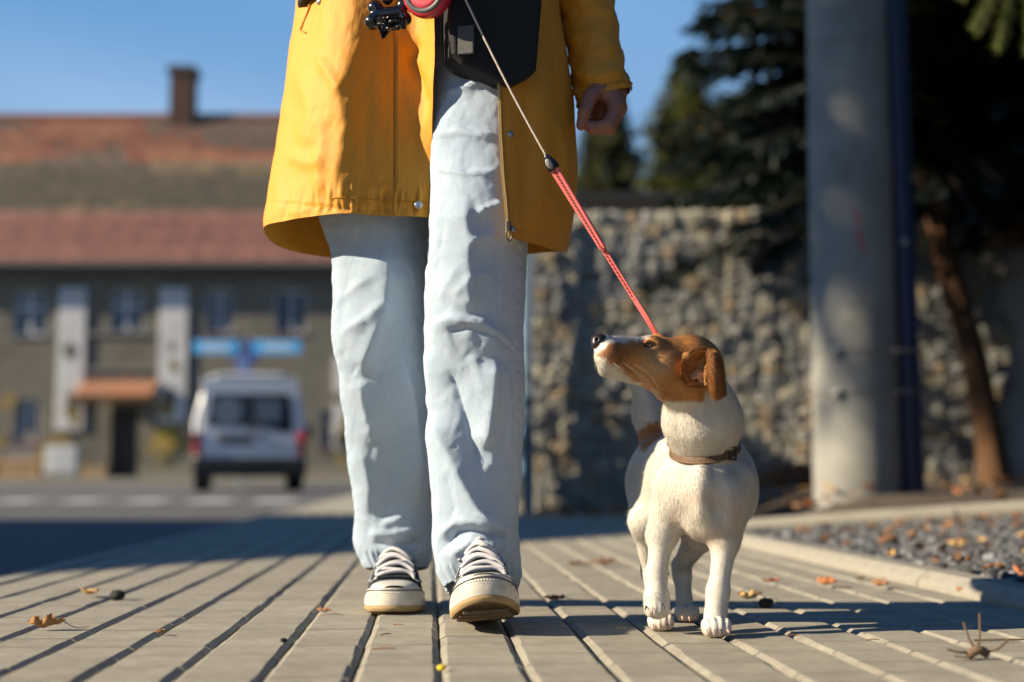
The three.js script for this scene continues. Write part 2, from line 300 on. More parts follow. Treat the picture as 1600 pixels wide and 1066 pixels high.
{ // gravel bed between the kerbs
  { const pos = [], idx = []; const Z = [[0.8, 1.03], [-5.3, 1.34]], n = 12; for (let j = 0; j <= n; j++) for (let i = 0; i <= n; i++) { const z = lerp(0.8, -5.28, j / n), xl = RF(1.05, z).x, x = lerp(xl, 6.5, i / n); pos.push(x, gravelY(x) + 0.003, z); } for (let j = 0; j < n; j++) for (let i = 0; i < n; i++) { const a = j * (n + 1) + i; idx.push(a, a + 1, a + n + 2, a, a + n + 2, a + n + 1); } const g = new THREE.BufferGeometry(); g.setAttribute('position', new THREE.Float32BufferAttribute(pos, 3)); g.setIndex(idx); struct(mesh('gravel_base', boxUV(g), M.earth)); }
  reseed(77);
  const rocks = [0, 1, 2, 3].map((s) => { const g = mergeVertices(new THREE.IcosahedronGeometry(1, 1).deleteAttribute('normal').deleteAttribute('uv')), p = g.attributes.position; for (let i = 0; i < p.count; i++) { const k = 0.78 + 0.5 * hash3(i, s, 3); p.setXYZ(i, p.getX(i) * k, p.getY(i) * k * 0.8, p.getZ(i) * k); } const h = g.toNonIndexed(); h.computeVertexNormals(); return h; });
  rocks.forEach((geo, s) => {
    const n = 3600, im = new THREE.InstancedMesh(geo, mat([1, 1, 1], 0.85), n), m4 = new THREE.Matrix4(), q = new THREE.Quaternion(), e = new THREE.Euler(); let k = 0, guard = 0;
    while (k < n && guard++ < 90000) {
      const D = Math.pow(rnd(), 0.8), x = rr(0.7, 3.0), z = -1.2 - 4.2 * D; const lx = x * Math.cos(AL) - z * Math.sin(AL);
      if (lx < 1.085 || (x - BK0.x) * BKn.x + (z - BK0.z) * BKn.z < 0.07 || Math.abs(x / z) > 0.46) continue;
      const r = rr(0.006, 0.015) * (rnd() < 0.12 ? 1.35 : 1);
      im.setMatrixAt(k, m4.compose(V(x, gravelY(x) + 0.004 + r * 0.6 + rr(0, 0.012), z), q.setFromEuler(e.set(rr(0, 6), rr(0, 6), rr(0, 6))), V(r, r, r)));
      const t = rr(0.04, 0.12) + (rnd() < 0.1 ? 0.12 : 0); im.setColorAt(k, C(t, t * 1.02, t * 1.06)); k++;
    }
    im.count = k; im.name = numbered('gravel'); im.castShadow = im.receiveShadow = true; stuff(im); scene.add(im);
  });
}
const bankY = (x, z) => { const d = -((x - BK0.x) * BKn.x + (z - BK0.z) * BKn.z); return lerp(gravelY(x) + 0.05, 0.17, clamp(d / 3.2, 0, 1)); };
{ // bare soil rising behind the rear kerb to the foot of the wall
  const pos = [], idx = [], nu = 60, nv = 24, uv = [];
  for (let j = 0; j <= nv; j++) for (let i = 0; i <= nu; i++) {
    const p0 = BK0.clone().addScaledVector(BKd, 0.02 + i / nu * 5.6).addScaledVector(BKn, -0.03), p1 = V(lerp(1.22, 7, i / nu), 0, lerp(-8.75, -8.9, i / nu)), p = p0.lerp(p1, j / nv);
    const side = sstep(0, 0.14, i / nu); p.y = lerp(-0.03, bankY(p.x, p.z) + 0.025 * fbm(p.x * 5, p.z * 5), side); pos.push(p.x, p.y, p.z); uv.push(p.x, p.z);
  }
  for (let j = 0; j < nv; j++) for (let i = 0; i < nu; i++) { const a = j * (nu + 1) + i, b = a + 1, c = a + nu + 1, d = c + 1; idx.push(a, b, d, a, d, c); }
  const g = new THREE.BufferGeometry(); g.setAttribute('position', new THREE.Float32BufferAttribute(pos, 3)); g.setAttribute('uv', new THREE.Float32BufferAttribute(uv, 2)); g.setIndex(idx); g.computeVertexNormals();
  struct(mesh('soil_bank', g, mat([0.075, 0.055, 0.038], 1, { map: rep(TX.blotch, 1.2), side: THREE.DoubleSide })));
}
{ // zebra crossing
  const zc = struct(group('zebra_crossing'));
  for (const [a, b] of [[-130, -70], [-35, 25], [68, 128], [165, 225], [262, 325], [362, 424]]) {
    const q = (px, D) => { const x0 = (px + 40 - 800) / FPX * 14.3, x = x0 + (D - 14.3) * -Math.tan(AL); return [x, -D]; };
    const s = new THREE.Shape([q(a, 13.6), q(b, 13.6), q(b, 14.9), q(a, 14.9)].map(([x, z]) => new THREE.Vector2(x, -z)));
    mesh('painted_stripe', boxUV(new THREE.ShapeGeometry(s).rotateX(-Math.PI / 2).translate(0, -0.026, 0), 1), M.paint, zc);
  }
}
// ---------------------------------------------------------------- gabion wall
{
  reseed(5);
  const w = group('gabion_wall', [0.09, 0, -8.8], R(-4)); tag(w, 'grey and tan stone gabion wall in wire mesh behind the dog', 'wall');
  const L = 2.82, Hh = 1.86, geos = [];
  for (let s = 0; s < 6; s++) {
    const g = mergeVertices(new THREE.IcosahedronGeometry(1, 1).deleteAttribute('normal').deleteAttribute('uv')), p = g.attributes.position;
    for (let i = 0; i < p.count; i++) { const x = p.getX(i), y = p.getY(i), z = p.getZ(i), k = 0.85 + 0.35 * hash3(i, s, 9), b = (v) => Math.sign(v) * Math.pow(Math.abs(v), 0.7); p.setXYZ(i, b(x) * k, b(y) * k, b(z) * k); }
    const h = boxUV(g.toNonIndexed()); h.computeVertexNormals(); geos.push(h);
  }
  const tones = [[0.3, 0.285, 0.255], [0.36, 0.335, 0.27], [0.25, 0.25, 0.24], [0.4, 0.365, 0.29], [0.33, 0.26, 0.165], [0.275, 0.27, 0.25], [0.22, 0.22, 0.215]].map((c) => mat(c, 0.95, { map: rep(TX.blotch, 1) }));
  const spots = []; let y = 0.07;
  while (y < Hh - 0.03) { const h = rr(0.065, 0.115); let x = rr(0, 0.05); while (x < L) { const ww = rr(0.07, 0.16); spots.push([x + ww / 2, y + h / 2 - 0.06, ww, h]); x += ww * 0.93; } y += h * 0.92; }
  const rest = tones.map(() => []);
  spots.map((s) => [s, rnd()]).sort((a, b) => a[1] - b[1]).forEach(([[x, yy, ww, h]], n) => {
    const k = Math.min(6, Math.floor(rnd() * 7)), v = Math.floor(rnd() * 6), sc = [ww * 0.6, h * 0.62, rr(0.04, 0.06)], pz = -0.04 + rr(-0.02, 0.02), rot = [rr(-0.3, 0.3), rnd() < 0.5 ? 0 : Math.PI, rr(-0.35, 0.35)];
    if (n < 300) { const m = mesh('stone', geos[v], tones[k], w); m.position.set(x, yy, pz); m.scale.set(...sc); m.rotation.set(...rot); }
    else { const g = geos[v].clone().scale(...sc); rest[k].push(T(g, x, yy, pz, ...rot)); }
  });
  rest.forEach((l, k) => l.length && stuff(mesh('stones', l, tones[k], w)));
  mesh('core', box(0.02, L, 0, Hh - 0.05, -0.5, -0.06), mat([0.16, 0.155, 0.145], 1), w);
  const wires = []; for (let x = 0; x <= L; x += 0.1) wires.push(box(x - 0.002, x + 0.002, 0, Hh, 0.03, 0.034)); for (let yy = 0.0; yy <= Hh; yy += 0.1) wires.push(box(0, L, yy - 0.002, yy + 0.002, 0.035, 0.039));
  stuff(mesh('wire_mesh', wires, M.wire, w));
  const post = group('fence_post', [0.1, 0, -8.68]); tag(post, 'slim blue-grey steel post at the left end of the stone wall', 'post');
  mesh('shaft', rbox(0.075, 1.9, 0.06, 0.006, 0, 0.95, 0), mat([0.2, 0.26, 0.32], 0.55, { metalness: 0.3 }), post); mesh('cap', rbox(0.085, 0.02, 0.07, 0.006, 0, 1.911, 0), M.steel, post);
  const gp = group('gate_pillar', [3.1, 0.1, -8.85], R(-8)); tag(gp, 'pale rendered gate pillar at the right edge beside the leaning trunk', 'pillar');
  mesh('shaft', rbox(0.34, 1.52, 0.34, 0.01, 0, 0.74, 0), mat([0.5, 0.49, 0.46], 0.85, { map: rep(TX.blotch, 1.5) }), gp); mesh('coping', rbox(0.4, 0.05, 0.4, 0.012, 0, 1.527, 0), M.concrete, gp);
  const sh = group('garden_shed', P(985, 300, 11.5).setY(0)); tag(sh, 'dark low shed roof showing above the stone wall', 'shed');
  mesh('wall', box(-0.45, 0.65, 0, 2.1, -1.6, -0.05), M.dark, sh);
  mesh('roof', T(rbox(1.4, 0.22, 2, 0.03), 0.1, 2.42, -0.6, R(4), 0, 0), mat([0.012, 0.013, 0.017], 0.8), sh); 
}
// ---------------------------------------------------------------- concrete pole with the dark post strapped to it
{
  const base = P(1341, 812, 6.95), yB = 0.02, g = group('concrete_pole', [base.x, yB, base.z]); tag(g, 'thick grey concrete utility pole with a red paint mark', 'utility pole');
  const prof = [], r0 = 0.212, tp = 0.0062; prof.push(new THREE.Vector2(0, -0.1)); for (let y = -0.1; y <= 8; y += 0.05) prof.push(new THREE.Vector2(r0 - tp * y + 0.0014 * noise(y * 7, 3), y)); prof.push(new THREE.Vector2(0, 8));
  const lg = new THREE.LatheGeometry(prof, 48); const uv = lg.attributes.uv, pp = lg.attributes.position; for (let i = 0; i < uv.count; i++) uv.setXY(i, uv.getX(i) * 1.3, pp.getY(i));
  const shaft = mesh('shaft', lg, M.concrete, g);
  for (const y of [1.02, 1.63, 1.98, 2.33]) mesh('formwork_seam', new THREE.TorusGeometry(r0 - tp * y + 0.0005, 0.0035, 6, 48).rotateX(Math.PI / 2).translate(0, y, 0), M.concrete, shaft);
  // spray mark and a hole
  const onPole = (a, y, e = 0.0015) => { const r = r0 - tp * y + e; return V(Math.sin(a) * r, y, Math.cos(a) * r); };
  mesh('spray_mark', shell((u, v) => onPole(-0.1 + 0.12 * v * v + (u - 0.5) * 0.09 * (0.7 + 0.5 * noise(v * 5, 2)), 1.47 - v * 0.2), 6, 14, 0.0005), mat([0.55, 0.04, 0.04], 0.7), shaft);
  mesh('hole', T(new THREE.CylinderGeometry(0.011, 0.011, 0.006, 12), ...onPole(-0.62, 1.75, 0).toArray(), Math.PI / 2, 0, 0), M.dark, shaft);
  const d = group('lamp_post', [base.x + 0.262, 0.02, base.z + 0.03]); tag(d, 'slim dark navy post strapped to the side of the concrete pole', 'post'); d.rotation.z = 0.012;
  mesh('shaft', new THREE.CylinderGeometry(0.05, 0.06, 6, 20).translate(0, 3, 0), mat([0.012, 0.02, 0.055], 0.45), d);
  mesh('bracket', rbox(0.03, 0.03, 0.012, 0.004, -0.01, 1.34, 0.06), mat([0.4, 0.42, 0.45], 0.4, { metalness: 0.6 }), d);
  for (const [y, lab] of [[0.8, 'upper wire strap tied round the concrete pole and navy post'], [0.6, 'lower wire strap tied round the concrete pole and navy post']]) {
    const r = r0 - tp * y + 0.004, pts = []; for (let k = 0; k < 24; k++) { const a = k / 24 * 2 * Math.PI, ox = Math.max(0, Math.sin(a)) > 0.5 ? 0.115 * sstep(0.5, 0.95, Math.sin(a)) : 0; pts.push(V(base.x + Math.sin(a) * r + ox, yB + y, base.z + Math.cos(a) * (ox > 0.02 ? r * 1.25 : r))); }
    const s = group('wire_strap'); tag(s, lab, 'strap'); mesh('wire', tube(pts, 0.004, 120, 6, true), mat([0.3, 0.28, 0.22], 0.6, { metalness: 0.4 }), s);
    const c = onPole(-0.62, y, 0.012); mesh('knot', [T(ball(0.022, 3), base.x + c.x, yB + y, base.z + c.z), T(ball(0.014, 4), base.x + c.x - 0.02, yB + y - 0.015, base.z + c.z + 0.01)], mat([0.5, 0.47, 0.4], 0.8), s);
  }
}
function ball(r, s) { const g = mergeVertices(new THREE.IcosahedronGeometry(r, 2).deleteAttribute('normal').deleteAttribute('uv')), p = g.attributes.position; for (let i = 0; i < p.count; i++) { const k = 0.85 + 0.3 * hash3(i, s, 1); p.setXYZ(i, p.getX(i) * k, p.getY(i) * k, p.getZ(i) * k); } g.computeVertexNormals(); return g; }
// ---------------------------------------------------------------- conifers
function spruce(name, at, H, Rb, y0, s, { blue = 0, dens = 1, lean = 0, twig = 0.13, col = [0.035, 0.06, 0.028], label, cat = 'tree', grp, trunkR = 0.12, skirt = 0 }) {
  reseed(s); const g = group(name, at); tag(g, label, cat, grp);
  const trunk = tube([[0, -0.1, 0], [lean * 0.3, H * 0.3, 0], [lean, H * 0.97, 0]], (t) => trunkR * (1 - 0.9 * t), 24, 10); mesh('trunk', trunk, M.bark, g);
  const pos = [], nor = [], colr = [], wood = [];
  const dia = (p, d, up, L, W, c) => { // one drooping spray of needles: two crossed leaf-shaped blades
    const side = d.clone().cross(up).normalize(), n2 = side.clone().cross(d).normalize();
    for (const [s1, nn] of [[side, n2], [n2, side]]) {
      const a = p, b = p.clone().addScaledVector(d, L * 0.45).addScaledVector(s1, W), e = p.clone().addScaledVector(d, L), f = p.clone().addScaledVector(d, L * 0.45).addScaledVector(s1, -W);
      for (const q of [a, b, e, a, e, f]) { pos.push(q.x, q.y, q.z); nor.push(nn.x, nn.y, nn.z); colr.push(...c); }
    }
  };
  const whorls = Math.round((H - y0) / 0.17 * Math.sqrt(dens));
  for (let w = 0; w < whorls; w++) {
    const t = w / whorls, y = y0 + (H - y0) * t, R1 = Rb * Math.pow(1 - t, 0.75), n = Math.round((6 + 3 * rnd()) * dens), a0 = rr(0, 6.3);
    for (let b = 0; b < n; b++) {
      const a = a0 + b / n * 6.283 + rr(-0.25, 0.25), Lb = R1 * rr(0.7, 1.12) * (skirt && w < 4 && Math.sin(a) > 0.45 ? 1.25 : 1) + 0.08, dx = Math.cos(a), dz = Math.sin(a), low = skirt && w < 4 && Math.sin(a) > 0.45, dr = low ? rr(0.3, 0.44) : lerp(0.45, -0.25, t) * rr(0.7, 1.3);
      const cx = lean * y / H, q = (u) => V(cx + dx * Lb * u, y - Lb * dr * u * u + Lb * 0.12 * u * u * u, dz * Lb * u);
      wood.push(tube([q(0), q(0.5), q(1)], (u) => 0.012 * (1 - 0.8 * u) * (0.5 + Lb), 4, 4));
      const ns = Math.max(5, Math.round(Lb / twig * 7.5 * dens));
      for (let k = 0; k < ns; k++) {
        const u = 0.12 + 0.88 * (k + rnd()) / ns, p = q(u), sd = rnd() < 0.5 ? 1 : -1, sp = rr(0.5, 1.0) * sd, L = twig * rr(0.8, 1.7) * (1.15 - 0.5 * u) * (0.6 + 0.4 * Math.min(1, Lb));
        const d = V(dx * 0.75 - dz * sp, rr(-1.1, 0.05), dz * 0.75 + dx * sp).normalize(), br = rr(0.55, 1.35), w2 = rr(0, 1) * blue;
        dia(p, d, V(0, 1, 0), L * 1.3, L * 0.13, [col[0] * br + 0.008 * w2, col[1] * br + 0.01 * w2, col[2] * br + 0.028 * w2]);
      }
    }
  }
  const cg = new THREE.BufferGeometry(); cg.setAttribute('position', new THREE.Float32BufferAttribute(pos, 3)); cg.setAttribute('normal', new THREE.Float32BufferAttribute(nor, 3)); cg.setAttribute('color', new THREE.Float32BufferAttribute(colr, 3));
  mesh('crown', cg, mat([1, 1, 1], 1, { vertexColors: true, side: THREE.DoubleSide, transmission: 0.3, thickness: 0 }), g); stuff(mesh('branches', wood, M.bark, g));
  return g;
}
function laterTrees() { // the wood goes on to the right of the picture, and a tree stands behind the lean-to
  const src = spruce('spruce_tree', [4.9, 0, -7.2], 8.5, 1.7, 0.5, 62, { dens: 0.8, twig: 0.24, col: [0.04, 0.068, 0.034], label: 'dark spruce right of the picture, beyond the gate pillar' });
  const spots = [[5.2, -4.4, 'spruce right of the gravel bed whose sunlit green branch hangs into the upper right corner'], [5.0, -1.6, 'dark spruce right of the picture, level with the dog'], [4.6, 1.4, 'dark spruce right of the picture, behind the viewer shoulder'], [2.2, 4.6, 'dark spruce behind the viewer, right of the path']];
  spots.forEach(([x, z, label], i) => { const c = src.clone(); c.name = numbered('spruce_tree'); c.position.set(x, 0, z); c.rotation.y = i * 1.7; c.userData = { label, category: 'tree' }; scene.add(c); });
  spruce('tall_conifer', [-13.6, 0, -3.6], 13, 1.15, 8.5, 61, { dens: 0.75, trunkR: 0.16, twig: 0.24, label: 'tall conifer with a high crown behind the lean-to house left of the picture' });
}
const flat = (p, y = 0) => [p.x, y, p.z];
spruce('spruce_tree', flat(P(1440, 400, 9.6)), 6.3, 1.85, 2.05, 11, { skirt: 1, blue: 1, dens: 2.2, twig: 0.12, col: [0.05, 0.09, 0.058], label: 'big dark blue-green spruce hanging over the stone wall behind the pole' });
spruce('spruce_tree', flat(P(1600, 400, 9.3)), 8.8, 1.6, 1.95, 12, { blue: 0.3, dens: 1.2, twig: 0.11, col: [0.04, 0.068, 0.034], label: 'near-black spruce right of the pole above the leaning trunk' });
spruce('spruce_tree', flat(P(1800, 400, 12)), 9, 1.8, 1.0, 13, { dens: 0.9, twig: 0.19, col: [0.038, 0.064, 0.032], label: 'dark spruce at the right edge behind the gate pillar' });
spruce('spruce_tree', flat(P(1470, 400, 13.5)), 10, 1.8, 1.0, 17, { dens: 0.9, twig: 0.19, col: [0.038, 0.064, 0.032], label: 'dark spruce farther back, filling the gap right behind the pole' });
spruce('garden_conifer', flat(P(1075, 300, 22)), P(1078, 80, 22).y, 1.7, 0.5, 14, { dens: 1.25, twig: 0.2, col: [0.3, 0.32, 0.06], label: 'yellow-green conifer with a thin spire left of the big spruce' });
spruce('garden_conifer', flat(P(950, 300, 25)), P(955, 125, 25).y, 1.6, 0.5, 15, { dens: 1.25, twig: 0.21, col: [0.26, 0.29, 0.1], label: 'grey-green conifer behind the hand and coat sleeve' });
spruce('garden_conifer', flat(P(1150, 300, 19)), P(1150, 130, 19).y, 1.5, 0.5, 16, { dens: 1.2, twig: 0.2, col: [0.13, 0.17, 0.05], label: 'olive conifer tucked against the left side of the big spruce' });
laterTrees();
{ // leaning pine trunk before the wall; its crown is above the picture
  reseed(23); const b = P(1562, 757, 8.3), g = group('pine_tree', [b.x, bankY(b.x, b.z) - 0.03, b.z]); tag(g, 'leaning brown pine trunk standing before the stone wall', 'tree');
  const k = P(1465, 350, 8.35); mesh('trunk', tube([[0, -0.1, 0], [(k.x - b.x) * 0.42, (k.y - b.y) * 0.5, 0], [k.x - b.x, k.y - b.y, -0.05], [(k.x - b.x) * 1.5, 3.2, -0.1], [(k.x - b.x) * 1.7, 5, -0.1]], (t) => 0.085 - 0.045 * t + (t < 0.06 ? (0.06 - t) * 0.6 : 0), 40, 14), mat([0.15, 0.075, 0.035], 1, { map: rep(TX.bark, 2, 3), bumpMap: rep(TX.bark, 3, 6), bumpScale: 0.012 }), g);
  const pos = [], nor = []; for (let i = 0; i < 13000; i++) { const a = rr(0, 6.28), h = rr(0, 1), lowb = i > 5000, r = Math.sqrt(rnd()) * (lowb ? 0.42 : 1.1) * Math.sin(0.4 + h * 2.5), p = lowb ? V((k.x - b.x) * 1.25 + Math.cos(a) * r, 1.95 + h * 1.5 + 0.12 * noise(a * 3, h * 6), 0.1 + Math.sin(a) * r) : V((k.x - b.x) * 1.7 + Math.cos(a) * r, 3.6 + h * 2.2, Math.sin(a) * r), d = V(rr(-1, 1), rr(-0.6, 1), rr(-1, 1)).normalize(), s = d.clone().cross(V(rr(-1, 1), 1, rr(-1, 1))).normalize(), n = d.clone().cross(s); for (const q of [p, p.clone().addScaledVector(d, 0.12).addScaledVector(s, 0.018), p.clone().addScaledVector(d, 0.2)]) { pos.push(q.x, q.y, q.z); nor.push(n.x, n.y, n.z); } }
  const cg = new THREE.BufferGeometry(); cg.setAttribute('position', new THREE.Float32BufferAttribute(pos, 3)); cg.setAttribute('normal', new THREE.Float32BufferAttribute(nor, 3)); mesh('crown', cg, mat([0.035, 0.058, 0.026], 0.9, { side: THREE.DoubleSide }), g);
}
{ // green shrub seen between the legs, and an overhanging sprig at the upper right
  reseed(31); const leafy = (name, at, rx, ry, rz, n, size, col, label, cat, st) => {
    const g = group(name, at); tag(g, label, cat); const pos = [], nor = [], colr = [];
    for (let i = 0; i < n; i++) {
      const d = V(rr(-1, 1), rr(-1, 1), rr(-1, 1)).normalize(), k = Math.pow(rnd(), 0.4) * (0.75 + 0.35 * noise(d.x * 3, d.y * 3, d.z * 3)), p = V(d.x * rx * k, ry + d.y * ry * k, d.z * rz * k), e = V(rr(-1, 1), rr(-1, 1), rr(-1, 1)).normalize(), s = e.clone().cross(d).normalize(), nn = e.clone().cross(s).normalize(), L = size * rr(0.7, 1.3), b = rr(0.6, 1.4), W = L * 0.32;
      const a = p, m1 = p.clone().addScaledVector(e, L * 0.5).addScaledVector(s, W), tip = p.clone().addScaledVector(e, L), m2 = p.clone().addScaledVector(e, L * 0.5).addScaledVector(s, -W);
      for (const q of [a, m1, tip, a, tip, m2]) { pos.push(q.x, q.y, q.z); nor.push(nn.x, nn.y, nn.z); colr.push(col[0] * b, col[1] * b, col[2] * b); }
    }
    const cg = new THREE.BufferGeometry(); cg.setAttribute('position', new THREE.Float32BufferAttribute(pos, 3)); cg.setAttribute('normal', new THREE.Float32BufferAttribute(nor, 3)); cg.setAttribute('color', new THREE.Float32BufferAttribute(colr, 3));
    mesh('crown', cg, mat([1, 1, 1], 1, { vertexColors: true, side: THREE.DoubleSide, transmission: 0.35, thickness: 0 }), g);
    const st2 = []; for (let i = 0; i < st; i++) { const a = i / st * 6.28; st2.push(tube([[Math.cos(a) * 0.04, -0.02, Math.sin(a) * 0.04], [Math.cos(a) * rx * 0.3, ry * 0.6, Math.sin(a) * rz * 0.3], [Math.cos(a) * rx * 0.6, ry * 1.3, Math.sin(a) * rz * 0.6]], (t) => 0.014 * (1 - 0.7 * t), 8, 6)); }
    mesh('stem', st2, M.bark, g); return g;
  };
  leafy('garden_shrub', flat(P(672, 740, 8.4)), 0.2, 0.52, 0.25, 2600, 0.07, [0.17, 0.18, 0.02], 'yellow-green shrub showing between the two jeans legs', 'shrub', 6);
  leafy('upright_shrub', flat(P(757, 740, 8.35)), 0.2, 0.7, 0.3, 4600, 0.07, [0.05, 0.075, 0.02], 'tall dark green shrub standing behind the front leg, left of the steel post', 'shrub', 6);
  leafy('autumn_shrub', flat(P(1040, 200, 30)), 1.1, 2.6, 1, 2500, 0.3, [0.3, 0.13, 0.07], 'rusty pink autumn shrub beyond the yellow-green conifer', 'shrub', 5);
  const tree = scene.children.find((o) => o.userData.label?.startsWith('spruce right of the gravel bed')), spAt = P(1605, -50, 4.6).sub(tree.position);
  const pos = [], nor = [], colr = [], stems = [];
  for (const [ex, ey, ez] of [[-0.1, -0.26, 0], [-0.03, -0.3, 0.08], [-0.22, -0.1, 0.05], [-0.15, -0.17, -0.08], [0.06, -0.24, 0]]) {
    const c = curve([[0.2, 0.2, 0], [0.02, 0.02, 0], [ex * 0.5, ey * 0.35, ez], [ex, ey, ez]]); stems.push(capTube(c, (t) => 0.007 * (1 - 0.7 * t), 12, 5));
    for (let i = 0; i < 900; i++) { const t = rr(0.15, 1), p = c.getPoint(t), tg = c.getTangent(t), d = V(rr(-1, 1), rr(-1, 1), rr(-1, 1)).normalize().multiplyScalar(0.8).add(tg.clone().multiplyScalar(0.8)).normalize(), s = d.clone().cross(tg).normalize(), n = d.clone().cross(s).normalize(), L = rr(0.025, 0.06), b = rr(0.7, 1.3); for (const q of [p.clone().addScaledVector(s, 0.0025), p.clone().addScaledVector(s, -0.0025), p.clone().addScaledVector(d, L)]) { pos.push(q.x, q.y, q.z); nor.push(n.x, n.y, n.z); colr.push(0.17 * b, 0.2 * b, 0.035 * b); } }
  }
  const cg = new THREE.BufferGeometry(); cg.setAttribute('position', new THREE.Float32BufferAttribute(pos, 3)); cg.setAttribute('normal', new THREE.Float32BufferAttribute(nor, 3)); cg.setAttribute('color', new THREE.Float32BufferAttribute(colr, 3));
  stems.push(capTube(curve([[0.02, 0.02, 0], [0.2, 0.2, 0], [0.7, 0.42, 0.02], [-spAt.x, 0.9, -spAt.z]]), (t) => 0.008 + 0.02 * t, 30, 7));
  const bough = mesh('bough', merge(stems), M.bark, tree), nd = mesh('needles', cg, mat([1, 1, 1], 1, { vertexColors: true, side: THREE.DoubleSide, transmission: 0.35, thickness: 0 }), bough); bough.position.copy(spAt); bough.userData.label = 'sunlit branch with fresh green needles';
}
